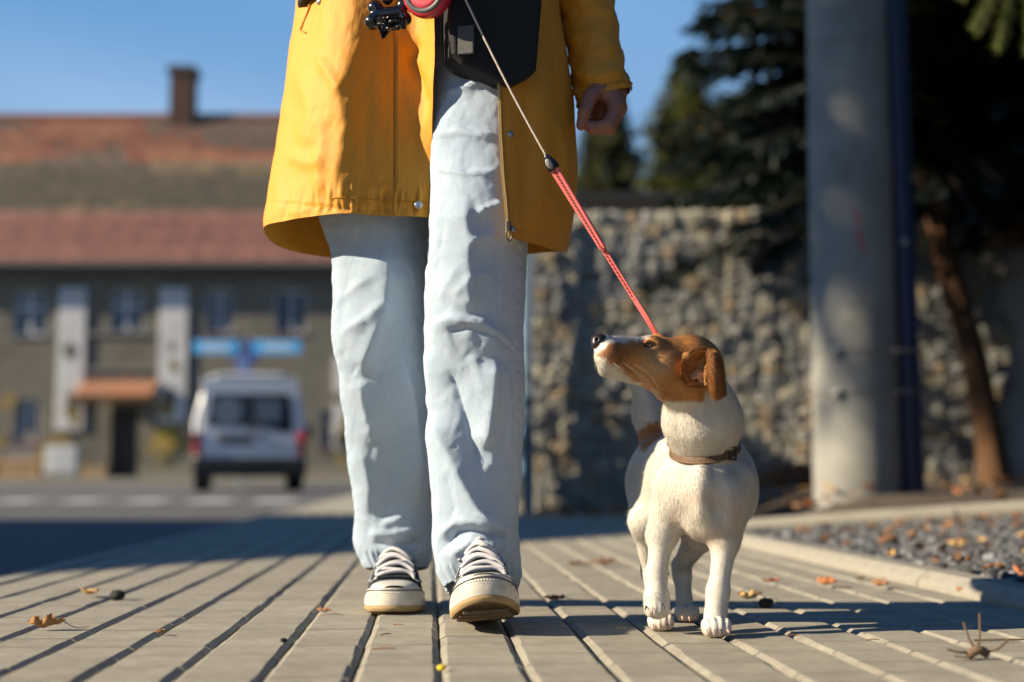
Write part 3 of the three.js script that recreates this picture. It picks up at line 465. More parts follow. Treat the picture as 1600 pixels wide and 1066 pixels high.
// ---------------------------------------------------------------- the old house across the junction
{
  reseed(41); const D = 45, X = (px) => (px - 800) / FPX * D * 1.0, Y = (py, d = D) => P(800, py, d).y;
  const g = group('old_house', [0, 0.15, -D]); tag(g, 'old grey plastered house with a patched red tile roof and chimney', 'house');
  const y = (py) => Y(py) - 0.15, x0 = X(-120), x1 = X(648), top = y(418), z1 = -10;
  const plaster = mat([0.17, 0.157, 0.13], 0.95, { map: rep(TX.blotch, 0.25), bumpMap: rep(TX.blotch, 1), bumpScale: 0.02 }), ochre = mat([0.26, 0.2, 0.09], 0.95, { map: rep(TX.blotch, 0.4) }), white = mat([0.62, 0.62, 0.64], 0.9, { map: rep(TX.blotch, 0.3) });
  const frameM = mat([0.5, 0.52, 0.55], 0.6), glass = mat([0.03, 0.045, 0.07], 0.08), sill = mat([0.2, 0.19, 0.18], 0.9), wood = mat([0.03, 0.022, 0.02], 0.7);
  const openings = [];
  const win = (a, b, t, c, mull) => openings.push({ a: X(a), b: X(b), t: y(t), c: y(c), mull });
  win(15, 68, 456, 524, 1); win(168, 218, 453, 520, 2); win(318, 362, 453, 520, 0); win(428, 476, 453, 520, 0); win(22, 62, 623, 692, 0); win(560, 605, 453, 520, 0); win(500, 540, 640, 700, 0); win(-90, -45, 456, 524, 1);
  const door = { a: X(173), b: X(217), t: y(636), c: 0, door: 1 }; openings.push(door);
  const face = new THREE.Shape([[x0, 0], [x1, 0], [x1, top], [x0, top]].map(([a, b]) => new THREE.Vector2(a, b)));
  for (const o of openings) face.holes.push(new THREE.Path([[o.a, o.c + (o.door ? 0.01 : 0)], [o.b, o.c + (o.door ? 0.01 : 0)], [o.b, o.t], [o.a, o.t]].map(([a, b]) => new THREE.Vector2(a, b))));
  const wallM = mesh('wall', [boxUV(new THREE.ExtrudeGeometry(face, { depth: 0.4, bevelEnabled: false }).translate(0, 0, -0.4)), box(x1 - 0.4, x1 - 0.003, 0, top, z1, -0.403), box(x0, x0 + 0.4, 0, top, z1, -0.403), box(x0, x1, 0, top, z1 - 0.4, z1 - 0.003)], plaster, g);
  const gab = new THREE.Shape([[-0.4, top], [z1, top], [z1 / 2, y(190) - 0.3]].map(([a, b]) => new THREE.Vector2(a, b)));
  for (const gx of [x0 + 0.02, x1 - 0.38]) mesh('gable', boxUV(new THREE.ExtrudeGeometry(gab, { depth: 0.35, bevelEnabled: false }).rotateY(-Math.PI / 2).translate(gx + 0.35, 0, 0)), plaster, g);
  for (const o of openings) {
    if (o.door) { const d = mesh('door', box(o.a, o.b, 0.01, o.t, -0.3, -0.24), wood, g); mesh('panel', [box(o.a + 0.12, (o.a + o.b) / 2 - 0.05, 0.3, o.t - 0.2, -0.24, -0.22), box((o.a + o.b) / 2 + 0.05, o.b - 0.12, 0.3, o.t - 0.2, -0.24, -0.22)], wood, d); mesh('handle', T(ball(0.035, 2), o.b - 0.08, 1.05, -0.21), M.wire, d); continue; }
    const w = mesh('window', [box(o.a, o.a + 0.07, o.c, o.t, -0.2, -0.12), box(o.b - 0.07, o.b, o.c, o.t, -0.2, -0.12), box(o.a + 0.07, o.b - 0.07, o.c, o.c + 0.07, -0.2, -0.12), box(o.a + 0.07, o.b - 0.07, o.t - 0.07, o.t, -0.2, -0.12)], frameM, g);
    const m = (o.a + o.b) / 2, ty = lerp(o.c, o.t, 0.64), wd = o.mull ? 0.06 : 0.045;
    mesh('mullion', [box(m - wd, m + wd, o.c + 0.07, o.t - 0.07, -0.19, -0.11), ...(o.mull ? [box(o.a + 0.07, m - wd, ty - 0.05, ty + 0.05, -0.185, -0.115), box(m + wd, o.b - 0.07, ty - 0.05, ty + 0.05, -0.185, -0.115)] : [])], frameM, w);
    for (const [a, b] of [[o.a + 0.07, m - wd], [m + wd, o.b - 0.07]]) mesh('pane', box(a, b, o.c + 0.07, o.t - 0.07, -0.17, -0.16), glass, w);
    if (!o.mull) mesh('curtain', box(m - 0.3, m + 0.3, o.c + 0.08, o.t - 0.08, -0.26, -0.25), mat([0.35, 0.38, 0.45], 0.9), w);
    mesh('sill', box(o.a - 0.06, o.b + 0.06, o.c - 0.07, o.c - 0.003, -0.11, 0.06), o.mull ? sill : mat([0.16, 0.06, 0.06], 0.8), w);
  }
  for (const [a, b, t, c] of [[88, 131, 450, 672], [247, 291, 450, 660], [522, 548, 560, 700]]) {
    const p = mesh('pilaster', rbox(X(b) - X(a), y(t) - y(c), 0.1, 0.015, (X(a) + X(b)) / 2, (y(t) + y(c)) / 2, 0.053), white, g);
    reseed(a); for (let k = 0; k < 4; k++) { const s = new THREE.Shape(), r = rr(0.15, 0.32); for (let i = 0; i < 12; i++) { const an = i / 12 * 6.283, q = r * rr(0.6, 1.15); i ? s.lineTo(Math.cos(an) * q, Math.sin(an) * q * 1.3) : s.moveTo(q, 0); } mesh('bare_patch', boxUV(new THREE.ExtrudeGeometry(s, { depth: 0.005, bevelEnabled: false }).translate(lerp(X(a), X(b), rr(0.25, 0.75)), lerp(y(c), y(t), k === 0 ? 0.55 : rr(0.05, 0.45)), 0.101)), k % 2 ? ochre : plaster, p); }
  }
  reseed(42); for (let k = 0; k < 16; k++) { const s = new THREE.Shape(), r = rr(0.25, 0.7), px = k < 9 ? rr(-60, 100) : k < 12 ? rr(225, 300) : rr(480, 640), py = rr(625, 735); for (let i = 0; i < 14; i++) { const an = i / 14 * 6.283, q = r * rr(0.6, 1.15); i ? s.lineTo(Math.cos(an) * q, Math.sin(an) * q) : s.moveTo(q, 0); } mesh('plaster_patch', boxUV(new THREE.ExtrudeGeometry(s, { depth: 0.006 + 0.004 * k, bevelEnabled: false }).translate(X(px), Math.max(r * 1.2, y(py)), 0.002)), k % 3 ? ochre : sill, g); }
  mesh('plinth', box(x0, X(170), 0, 0.35, 0.002, 0.14), mat([0.33, 0.24, 0.14], 0.95), g); mesh('plinth', box(X(220), x1, 0, 0.35, 0.002, 0.14), mat([0.2, 0.18, 0.14], 0.95), g);
  for (const py of [521, 577]) mesh('ledge', box(X(133), X(245), y(py) - 0.05, y(py) + 0.05, 0.002, 0.09), sill, g);
  const can = mesh('canopy', T(rbox(X(250) - X(128), 0.1, 1.2, 0.03), (X(128) + X(250)) / 2, y(614), 0.55, R(26), 0, 0), mat([0.3, 0.16, 0.09], 0.9), g);
  const tl = []; for (let k = 0; k < 13; k++) tl.push(T(new THREE.CylinderGeometry(0.09, 0.1, 1.22, 8, 1).rotateX(Math.PI / 2), lerp(X(128), X(250), (k + 0.5) / 13), y(614) + 0.06, 0.55, 0, 0, 0)); tl.forEach((q, k) => { q.translate(-lerp(X(128), X(250), (k + 0.5) / 13), -y(614), -0.55).rotateX(R(26)).translate(lerp(X(128), X(250), (k + 0.5) / 13), y(614), 0.55); mesh('tile', q, mat([0.42 + 0.06 * rnd(), 0.22, 0.12], 0.9), can); });
  // roof: courses of tiles laid row over row, patched in three ages of tile
  const er = V(0, y(412), 0.55), rg = V(0, P(800, 183, D - z1 / 2).y - 0.15, z1 / 2), n = 26, sl = Math.atan2(rg.y - er.y, er.z - rg.z), Ls = Math.hypot(rg.y - er.y, er.z - rg.z) / n;
  const tileTones = [[0.3, 0.1, 0.065], [0.2, 0.1, 0.075], [0.1, 0.085, 0.06]];
  const roof = mesh('roof', [T(new THREE.BoxGeometry(x1 - x0 + 0.8, 0.16, Ls * n), (x0 + x1) / 2, (er.y + rg.y) / 2 - 0.12, (er.z + rg.z) / 2, sl, 0, 0), T(new THREE.BoxGeometry(x1 - x0 + 0.8, 0.16, Ls * n), (x0 + x1) / 2, (er.y + rg.y) / 2 - 0.12, z1 - (er.z + rg.z) / 2, -sl, 0, 0)], mat([0.08, 0.06, 0.05], 0.9), g);
  const tileM = mat([1, 1, 1], 0.9, { vertexColors: true, map: rep(TX.blotch, 1) });
  for (let k = 0; k < n; k++) {
    const rowB = 0.78 + 0.42 * hash3(k, 5, 9), t = (k + 0.5) / n, c = V(0, lerp(er.y, rg.y, t), lerp(er.z, rg.z, t)), nt = 70, parts = [];
    for (let i = 0; i < nt; i++) {
      const w = (x1 - x0 + 0.8) / nt, cx = x0 - 0.4 + w * (i + 0.5), dark = t > 0.3 && t < 0.64 ? 1 : 0, mo = fbm(cx * 0.5, k * 0.25, 3) , tone = dark ? (mo > 0.16 ? [0.17, 0.13, 0.08] : [0.095, 0.08, 0.055]) : t < 0.3 ? [0.22, 0.095, 0.08] : mo > 0.14 ? [0.26, 0.11, 0.065] : mo < -0.15 ? [0.13, 0.09, 0.07] : [0.22, 0.075, 0.05], b = rr(0.75, 1.2) * rowB;
      const q = T(new THREE.BoxGeometry(w - 0.02, 0.03, Ls * 1.12), cx, 0, 0, R(4) , 0, 0); q.setAttribute('color', new THREE.Float32BufferAttribute(Array.from({ length: 24 }, () => tone.map((v) => v * b)).flat(), 3)); parts.push(boxUV(q));
    }
    const cm = mesh('tile_course', parts, tileM, roof); cm.position.copy(c); cm.rotation.x = sl;
  }
  mesh('ridge', T(new THREE.CylinderGeometry(0.14, 0.14, x1 - x0 + 0.8, 10).rotateZ(Math.PI / 2), (x0 + x1) / 2, rg.y, rg.z), mat([0.22, 0.09, 0.06], 0.9), roof);
  mesh('gutter', T(new THREE.CylinderGeometry(0.08, 0.08, x1 - x0 + 0.8, 10).rotateZ(Math.PI / 2), (x0 + x1) / 2, er.y - 0.14, er.z + 0.1), mat([0.06, 0.065, 0.06], 0.5), roof);
  mesh('cornice', [box(x0, x1, top - 0.3, top - 0.003, 0.002, 0.3)], mat([0.12, 0.115, 0.1], 0.95), g);
  const cz = z1 / 2, dC = D - cz, cx = (px) => (px - 800) / FPX * dC, ct = P(800, 108, dC).y - 0.15;
  const ch = mesh('chimney', box(cx(258), cx(294), rg.y - 0.6, ct - 0.25, cz - 0.45, cz + 0.45), mat([0.09, 0.05, 0.04], 0.95, { map: rep(TX.blotch, 0.7) }), roof);
  mesh('chimney_cap', box(cx(254), cx(298), ct - 0.247, ct, cz - 0.52, cz + 0.52), mat([0.06, 0.045, 0.04], 0.9), ch);
  sheet('house_forecourt', [[-40, -42.5], [X(700), -42.5], [X(700), -46], [-40, -46]], 0.148, mat([0.3, 0.24, 0.17], 1, { map: rep(TX.blotch, 0.3) }));
  struct(mesh('junction_kerb', box(-40, X(700), -0.06, 0.145, -42.5, -42.3), M.kerb));
  sheet('grass_verge', [[X(225), -42.7], [X(330), -42.7], [X(330), -44.6], [X(225), -44.6]], 0.155, mat([0.13, 0.19, 0.02], 1, { map: rep(TX.blotch, 1) }));
  sheet('grass_verge', [[X(490), -42.7], [X(620), -42.7], [X(620), -44.6], [X(490), -44.6]], 0.155, mat([0.13, 0.17, 0.02], 1, { map: rep(TX.blotch, 1) }));
  const ub = group('utility_cabinet', [X(114), 0.15, -44.1]); tag(ub, 'white utility cabinet by the wall left of the house door', 'cabinet');
  mesh('cabinet', rbox(1.0, 0.85, 0.4, 0.02, 0, 0.55, 0), mat([0.5, 0.52, 0.53], 0.6), ub); mesh('base', rbox(0.94, 0.12, 0.36, 0.01, 0, 0.065, 0), M.concrete, ub); mesh('door', rbox(0.44, 0.7, 0.02, 0.006, -0.23, 0.55, 0.212), mat([0.47, 0.49, 0.5], 0.6), ub); mesh('door', rbox(0.44, 0.7, 0.02, 0.006, 0.23, 0.55, 0.212), mat([0.42, 0.44, 0.46], 0.6), ub);
  { const q = new THREE.Shape(); for (let i = 0; i < 14; i++) { const an = i / 14 * 6.283, r = 0.42 * (0.8 + 0.3 * hash3(i, 2, 5)); i ? q.lineTo(Math.cos(an) * r * 1.1, Math.sin(an) * r * 0.8) : q.moveTo(r, 0); } mesh('plaster_patch', boxUV(new THREE.ExtrudeGeometry(q, { depth: 0.09, bevelEnabled: false }).translate(X(263), 1.3, 0.002)), mat([0.42, 0.29, 0.07], 0.95, { map: rep(TX.blotch, 0.8) }), g); }
  const be = group('stone_bench', [X(40), 0.15, -44.2]); tag(be, 'low tan stone bench along the house wall at far left', 'bench'); mesh('seat', rbox(1.9, 0.14, 0.5, 0.03, 0, 0.5, 0), mat([0.4, 0.25, 0.13], 0.9), be); for (const s of [-0.7, 0.7]) mesh('leg', rbox(0.22, 0.43, 0.4, 0.02, s, 0.213, 0), mat([0.35, 0.22, 0.12], 0.9), be);
}
// ---------------------------------------------------------------- the lean-to house left of the picture that shades the road
{
  const g = group('lean_to_house', [-10, 0, -5.32]); tag(g, 'plain rendered lean-to house across the road, left of the view', 'house');
  const s = new THREE.Shape([[0, 0], [8.5, 0], [8.5, 2.2], [0, 5.7]].map(([a, b]) => new THREE.Vector2(a, b)));
  mesh('wall', boxUV(new THREE.ExtrudeGeometry(s, { depth: 7, bevelEnabled: false }).rotateY(-Math.PI / 2)), mat([0.5, 0.47, 0.4], 0.9, { map: rep(TX.blotch, 0.4) }), g);
  mesh('roof', T(rbox(7.3, 0.12, 9.4, 0.03), -3.5, 4.08, 4.2, 0.391, 0, 0), mat([0.2, 0.08, 0.06], 0.9), g);
  for (const z of [2.2, 5]) { const w = mesh('window', box(0.003, 0.05, 1, 2.1, z, z + 1), mat([0.5, 0.5, 0.5], 0.6), g); mesh('pane', box(0.05, 0.055, 1.07, 2.03, z + 0.07, z + 0.93), mat([0.03, 0.04, 0.05], 0.1), w); }
}
// ---------------------------------------------------------------- parked van, seen from behind
{
  const c = P(389, 760, 22), g = group('parked_van', [c.x, -0.03, -22], R(10.5)); tag(g, 'white small van parked tail-on with dark rear windows', 'van');
  const white = mat([0.68, 0.69, 0.72], 0.3, { clearcoat: 0.6, clearcoatRoughness: 0.1 }), black = mat([0.012, 0.013, 0.018], 0.6), glassM = mat([0.008, 0.014, 0.025], 0.06);
  // body cross-sections from tail to nose: [z, half width low, half width top, floor, roof]
  const secs = [[0, 0.83, 0.66, 0.42, 1.74], [-0.05, 0.865, 0.7, 0.36, 1.83], [-0.3, 0.875, 0.72, 0.3, 1.86], [-2.4, 0.875, 0.72, 0.3, 1.86], [-2.75, 0.875, 0.68, 0.3, 1.72], [-3.25, 0.87, 0.7, 0.3, 1.12], [-3.9, 0.83, 0.7, 0.3, 0.98], [-4.1, 0.74, 0.62, 0.36, 0.8]];
  const sec = (v) => { const f = v * (secs.length - 1), i = Math.min(secs.length - 2, Math.floor(f)), t = f - i; return secs[i].map((a, k) => lerp(a, secs[i + 1][k], t)); };
  const ringP = (u, v) => { const [z, wl, wt, y0, y1] = sec(v), a = u * 2 * Math.PI, e = (x, p) => Math.sign(x) * Math.pow(Math.abs(x), p), cy = e(Math.sin(a), 0.32), cx = e(Math.cos(a), 0.32), yy = lerp(y0, y1, (cy + 1) / 2), w = lerp(wl, wt, sstep(0.45, 1, (cy + 1) / 2)); return V(cx * w, yy, z); };
  const cap = (v, s) => { const p = [], idx = []; const [z, , , y0, y1] = sec(v); p.push(0, (y0 + y1) / 2, z); for (let i = 0; i <= 48; i++) p.push(...ringP(i / 48, v).toArray()); for (let i = 1; i <= 48; i++) s ? idx.push(0, i, i + 1) : idx.push(0, i + 1, i); const q = new THREE.BufferGeometry(); q.setAttribute('position', new THREE.Float32BufferAttribute(p, 3)); q.setIndex(idx); q.computeVertexNormals(); return q; };
  const side = shell(ringP, 48, 40, 0.01, { closedU: true, both: false });
  mesh('body', [side, cap(0, 1), cap(1, 0)], new THREE.MeshPhysicalMaterial({ color: C(0.68, 0.69, 0.72), roughness: 0.3, clearcoat: 0.6, side: THREE.DoubleSide }), g);
  const tg = mesh('tailgate', rbox(1.46, 1.3, 0.03, 0.012, 0, 1.11, 0.012), white, g);
  const winS = new THREE.Shape(); winS.moveTo(-0.63, 1.04); winS.lineTo(-0.58, 1.46); winS.quadraticCurveTo(-0.57, 1.5, -0.5, 1.5); winS.lineTo(0.53, 1.5); winS.quadraticCurveTo(0.59, 1.5, 0.6, 1.45); winS.lineTo(0.64, 0.98); winS.quadraticCurveTo(0.63, 0.92, 0.5, 0.94); winS.quadraticCurveTo(0.3, 0.99, 0.05, 1.02); winS.lineTo(-0.58, 1.02);
  const wn = mesh('rear_window', boxUV(new THREE.ExtrudeGeometry(winS, { depth: 0.008, bevelEnabled: true, bevelSize: 0.01, bevelThickness: 0.004, bevelSegments: 2 }).translate(0, 0, 0.03)), glassM, tg);
  const dec = mat([0.2, 0.24, 0.29], 0.4); mesh('round_sticker', T(new THREE.RingGeometry(0.035, 0.2, 40), -0.34, 1.24, 0.046), dec, wn); mesh('square_sticker', T(new THREE.PlaneGeometry(0.42, 0.36), 0.28, 1.25, 0.046), mat([0.1, 0.13, 0.17], 0.4), wn);
  for (let k = 0; k < 4; k++) mesh('sticker_line', T(new THREE.PlaneGeometry(0.3, 0.03), 0.28, 1.36 - k * 0.07, 0.05), dec, wn);
  mesh('wiper', tube([[-0.05, 1.0, 0.06], [0.2, 1.02, 0.065], [0.45, 1.05, 0.06]], 0.012, 12, 6), black, tg);
  mesh('number_plate', rbox(0.52, 0.115, 0.012, 0.004, -0.22, 0.78, 0.036), mat([0.16, 0.16, 0.17], 0.5), tg); mesh('plate_lamp_bar', rbox(0.6, 0.05, 0.03, 0.01, -0.22, 0.87, 0.04), mat([0.2, 0.2, 0.21], 0.5), tg);
  mesh('badge', T(new THREE.CylinderGeometry(0.05, 0.05, 0.012, 6).rotateX(Math.PI / 2), 0.18, 0.86, 0.035), mat([0.15, 0.16, 0.17], 0.4, { metalness: 0.4 }), tg); mesh('badge', rbox(0.2, 0.03, 0.008, 0.003, 0.45, 0.72, 0.032), mat([0.3, 0.33, 0.36], 0.4), tg); mesh('badge', rbox(0.1, 0.03, 0.008, 0.003, 0, 0.95, 0.032), mat([0.3, 0.05, 0.06], 0.5), tg);
  const red = mat([0.42, 0.02, 0.03], 0.25, { clearcoat: 0.8 });
  for (const s of [-1, 1]) { const t = mesh('tail_light', rbox(0.14, 0.36, 0.1, 0.03, s * 0.79, 0.74, 0.0), mat([0.16, 0.02, 0.03], 0.3), g); mesh('lens', rbox(0.16, 0.16, 0.06, 0.03, s * 0.79, s > 0 ? 0.84 : 0.64, 0.035), s > 0 ? mat([0.7, 0.04, 0.05], 0.25, { clearcoat: 0.8 }) : red, t); }
  mesh('bumper', rbox(1.74, 0.3, 0.3, 0.06, 0, 0.38, 0.02), black, g);
  for (const s of [-1, 1]) for (const z of [-0.75, -3.35]) { const w = mesh('wheel', T(new THREE.CylinderGeometry(0.31, 0.31, 0.2, 28).rotateZ(Math.PI / 2), s * 0.74, 0.31, z), black, g); mesh('rim', T(new THREE.CylinderGeometry(0.2, 0.2, 0.02, 20).rotateZ(Math.PI / 2), s * 0.845, 0.31, z), M.wire, w); }
  for (const s of [-1, 1]) mesh('wing_mirror', rbox(0.16, 0.26, 0.12, 0.04, s * 1.0, 1.02, -2.7), black, g);
  mesh('roof_strip', rbox(1.1, 0.03, 0.06, 0.01, 0, 1.79, 0.0), mat([0.4, 0.41, 0.44], 0.4), tg);
}
// ---------------------------------------------------------------- blue direction signs beyond the van
{
  const blue = mat([0.06, 0.36, 0.75], 0.4), deep = mat([0.02, 0.06, 0.28], 0.45), wt = mat([0.6, 0.68, 0.75], 0.5);
  const D = 33, p = (px, py) => P(px, py, D), b = p(382, 560), post = group('sign_post', [b.x, -0.02, -D]); tag(post, 'blue post between the two street signs above the van', 'post');
  mesh('shaft', new THREE.CylinderGeometry(0.06, 0.06, p(0, 527).y, 14).translate(0, p(0, 527).y / 2, 0), mat([0.15, 0.17, 0.2], 0.5), post); mesh('bracket', rbox(0.62, 0.5, 0.1, 0.03, 0.02, p(0, 547).y, 0), deep, post); mesh('bracket', rbox(0.3, 0.45, 0.1, 0.03, 0.0, p(0, 574).y, 0.02), mat([0.1, 0.16, 0.4], 0.45), post);
  for (const [a, c, lab, k] of [[303, 374, 'blue arrow sign left of the post above the van', 1], [396, 471, 'blue arrow sign right of the post above the van', -1]]) {
    const m = p((a + c) / 2, 543), g = group('direction_sign', [m.x, m.y, -D + 0.06]), w = (c - a) / FPX * D; tag(g, lab, 'sign');
    mesh('panel', rbox(w, 0.32, 0.03, 0.012), blue, g); mesh('border', [box(-w / 2 + 0.02, w / 2 - 0.02, 0.135, 0.145, 0.0155, 0.018), box(-w / 2 + 0.02, w / 2 - 0.02, -0.145, -0.135, 0.0155, 0.018)], wt, g);
    reseed(a); let x = -w * 0.3 + (k < 0 ? 0.05 : 0); for (let i = 0; i < 7; i++) { const ww = rr(0.05, 0.085); mesh('letter', rbox(ww, rr(0.1, 0.13), 0.006, 0.002, x + ww / 2, 0, 0.018), wt, g); x += ww + 0.02; }
  }
}
// ================================================================ the walker
const cP = Math.cos(PITCH), sP = Math.sin(PITCH);
const Wp = (px, y, D) => V((px - 800) / FPX * (D * cP + (y - EYE) * sP), y, -D);          // at height y
function proj(p) { const d = -p.z * cP + (p.y - EYE) * sP, u = -(-p.z) * sP + (p.y - EYE) * cP; return [800 + FPX * p.x / d, 533 - FPX * u / d]; }
// Catmull-Rom through rows of numbers, by the first number
function rows(tab) {
  return (t) => {
    let i = 0; while (i < tab.length - 2 && t > tab[i + 1][0]) i++;
    const a = tab[Math.max(0, i - 1)], b = tab[i], c = tab[i + 1], d = tab[Math.min(tab.length - 1, i + 2)], f = clamp((t - b[0]) / (c[0] - b[0]), 0, 1);
    return b.map((_, k) => { if (!k) return t; const h = c[0] - b[0], m1 = (c[k] - a[k]) / ((c[0] - a[0]) || 1) * h, m2 = (d[k] - b[k]) / ((d[0] - b[0]) || 1) * h, f2 = f * f, f3 = f2 * f; return (2 * f3 - 3 * f2 + 1) * b[k] + (f3 - 2 * f2 + f) * m1 + (-2 * f3 + 3 * f2) * c[k] + (f3 - f2) * m2; });
  };
}
function segDist(x, y, line) { let best = 1e9, side = 1, along = 0; const n = line.length - 1; for (let i = 0; i < n; i++) { const [ax, ay] = line[i], [bx, by] = line[i + 1], dx = bx - ax, dy = by - ay, t = clamp(((x - ax) * dx + (y - ay) * dy) / (dx * dx + dy * dy), 0, 1), ex = x - ax - dx * t, ey = y - ay - dy * t, d = Math.hypot(ex, ey); if (d < best) { best = d; side = Math.sign(dx * ey - dy * ex) || 1; along = (i + t) / n; } } return [best, side, along]; }
// folds of cloth: each a line with a height (m), a width on its left and on its right (mm)
function folds(list, pw = 1.25) { return (x, y) => { let s = 0; for (const [line, amp, wl, wr] of list) { const [d, sd, al] = segDist(x, y, line), w = sd > 0 ? wl : (wr ?? wl); if (d < w * 2.6) s += amp * Math.exp(-Math.pow(d / w, pw)) * Math.min(1, sstep(-0.02, 0.22, al) * sstep(1.02, 0.75, al) + 0.12); } return s; }; }

const denimM = mat([0.58, 0.675, 0.775], 0.9, { map: rep(TX.denim, 6), bumpMap: rep(TX.denimBump, 9), bumpScale: 0.0014, sheen: 0.2, sheenRoughness: 0.6, sheenColor: C(0.7, 0.8, 0.9) });
const seamM = mat([0.22, 0.36, 0.54], 0.9), threadM = mat([0.5, 0.6, 0.68], 0.9);
const person = group('person', Wp(700, 0, 2.25)); tag(person, 'walker in a long yellow raincoat, pale jeans and canvas sneakers, cropped at the hip', 'person');
const off = person.position.clone();
const toPerson = (g) => g.translate(-off.x, -off.y, -off.z);
const pm = (name, geo, m, parent = person) => { const g = Array.isArray(geo) ? merge(geo) : geo; return mesh(name, toPerson(g), m, parent); };

// ---- jeans: each leg a wide tube laid out by its outline, with its folds
function leg(tab, kd, fold, hem, sd) {
  const f = rows(tab), y0 = tab[0][0], y1 = tab[tab.length - 1][0];
  return (u, v) => {
    const py = lerp(y1, y0, v), [, L, Rr, D] = f(py), c = P((L + Rr) / 2, py, D), a = (Rr - L) / 2 * (D * cP + (c.y - EYE) * sP) / FPX, th = -Math.PI / 2 + u * 2 * Math.PI, e = (q) => Math.sign(q) * Math.pow(Math.abs(q), 0.92);
    const nx = Math.cos(th), nz = Math.sin(th), p = V(c.x + a * e(nx), c.y, c.z + a * kd * e(nz));
    const [X, Y] = proj(p), fr = sstep(-0.55, 0.25, nz), k = sstep(1.0, 0.965, v / 1.0);
    const hemT = sstep(0.032, 0.022, v);
    let d = fr * fold(X, Y) + 0.0035 * fbm(X * 0.018 + sd, Y * 0.011 + nz, nx, 3) + 0.0016 * fbm(X * 0.06 + Y * 0.03, Y * 0.028 - X * 0.02, sd, 3) + 0.005 * (0.5 - Math.abs(fbm(X * 0.035 - Y * 0.012, Y * 0.016 + X * 0.012, sd + nx, 3))) * sstep(-0.1, 0.3, fbm(X * 0.012, Y * 0.01, sd + 5, 2)) + 0.0007 * fbm(X * 0.16, Y * 0.1, sd + 9, 2);
    d += 0.0012 * Math.sin(v * 330 + 2 * noise(v * 60, sd)) * Math.exp(-Math.pow((u - (sd > 5 ? 0.335 : 0.69)) / 0.014, 2));
    d += 0.002 * hemT * Math.sin(u * 150 + 3 * noise(u * 40, sd));                       // puckers of the stitched hem
    p.x += nx * d; p.z += nz * d; p.y += hem(nz, nx) * Math.pow(1 - v, 3) * 1.0 + (1 - k) * 0;
    return p;
  };
}
const legR_tab = [[-60, 500, 690, 2.26], [100, 500, 680, 2.25], [250, 503, 668, 2.24], [340, 503, 667, 2.235], [400, 520, 667, 2.24], [440, 521, 668, 2.25], [480, 520, 668, 2.265], [520, 522, 667, 2.28], [560, 529, 666, 2.3], [600, 535, 665, 2.325], [650, 542, 664, 2.36], [700, 546, 666, 2.4], [750, 551, 668, 2.44], [800, 559, 671, 2.475], [830, 556, 674, 2.495], [852, 556, 675, 2.505], [870, 563, 671, 2.51], [886, 572, 666, 2.51]];
const legL_tab = [[-60, 672, 838, 2.2], [100, 672, 834, 2.165], [200, 673, 830, 2.14], [260, 675, 828, 2.136], [320, 676, 826, 2.13], [380, 677, 822, 2.136], [440, 673, 820, 2.148], [480, 669, 818, 2.158], [520, 667, 816, 2.166], [545, 668, 816, 2.172], [600, 671, 818, 2.187], [650, 674, 816, 2.194], [700, 676, 813, 2.2], [750, 677, 810, 2.206], [800, 677, 806, 2.212], [840, 677, 806, 2.216], [870, 680, 809, 2.218], [896, 687, 811, 2.22], [915, 697, 806, 2.22]];
const foldR = folds([
  [[[604, 365], [606, 430], [600, 490], [575, 560], [566, 590]], 0.017, 34, 16], [[[566, 590], [572, 640], [586, 700]], 0.009, 20, 14],
  [[[628, 560], [640, 640], [648, 720], [646, 800]], 0.016, 24, 13], [[[556, 395], [545, 440], [530, 500]], -0.004, 14], [[[540, 520], [575, 500], [600, 470]], 0.006, 11, 9], [[[528, 470], [552, 455], [585, 430]], 0.004, 9],
  [[[535, 545], [548, 570], [560, 585]], -0.006, 10], [[[576, 836], [612, 838], [660, 826]], 0.011, 12, 9], [[[575, 850], [620, 852], [664, 850]], -0.008, 8], [[[565, 700], [580, 760], [572, 820]], 0.007, 18, 12], [[[600, 720], [606, 780], [596, 825]], -0.007, 14], [[[560, 810], [600, 822], [640, 806]], 0.005, 8],
  [[[610, 870], [630, 868], [655, 872]], 0.004, 8],
]);
const foldL = folds([
  [[[672, 512], [712, 502], [752, 510], [804, 546]], 0.012, 30, 8], [[[700, 522], [735, 518], [774, 530], [806, 556]], -0.006, 6],
  [[[690, 480], [704, 450], [722, 420]], 0.004, 9], [[[712, 470], [738, 440], [770, 425]], 0.004, 10, 7], [[[676, 440], [690, 470], [712, 492]], -0.004, 8], [[[736, 560], [748, 590], [752, 630]], 0.004, 9], [[[786, 575], [792, 640], [790, 720]], 0.004, 8],
  [[[728, 300], [735, 380], [736, 460], [740, 500]], 0.015, 46, 15], [[[745, 335], [770, 325], [785, 318]], 0.008, 8, 7], [[[735, 385], [760, 372], [780, 366]], 0.006, 8],
  [[[680, 640], [700, 700], [722, 765], [748, 818], [790, 850]], 0.017, 22, 15], [[[772, 560], [768, 620], [762, 680], [756, 715]], 0.017, 20, 13],
  [[[700, 580], [718, 630], [738, 700], [752, 760]], -0.012, 15], [[[672, 540], [678, 600], [682, 650]], 0.007, 10], [[[690, 868], [715, 846], [752, 848], [790, 856]], -0.012, 9], [[[684, 850], [712, 830], [760, 838], [800, 842]], 0.009, 11, 8],
  [[[700, 885], [735, 868], [785, 872]], 0.008, 9], [[[745, 895], [760, 880], [772, 868]], 0.005, 6], [[[680, 262], [730, 272], [790, 270]], 0.006, 5, 4], [[[680, 212], [720, 206], [785, 216]], 0.006, 6, 4], [[[690, 150], [740, 132], [780, 128]], 0.007, 7, 5],
  [[[700, 745], [712, 800], [705, 840]], -0.005, 10],
]);
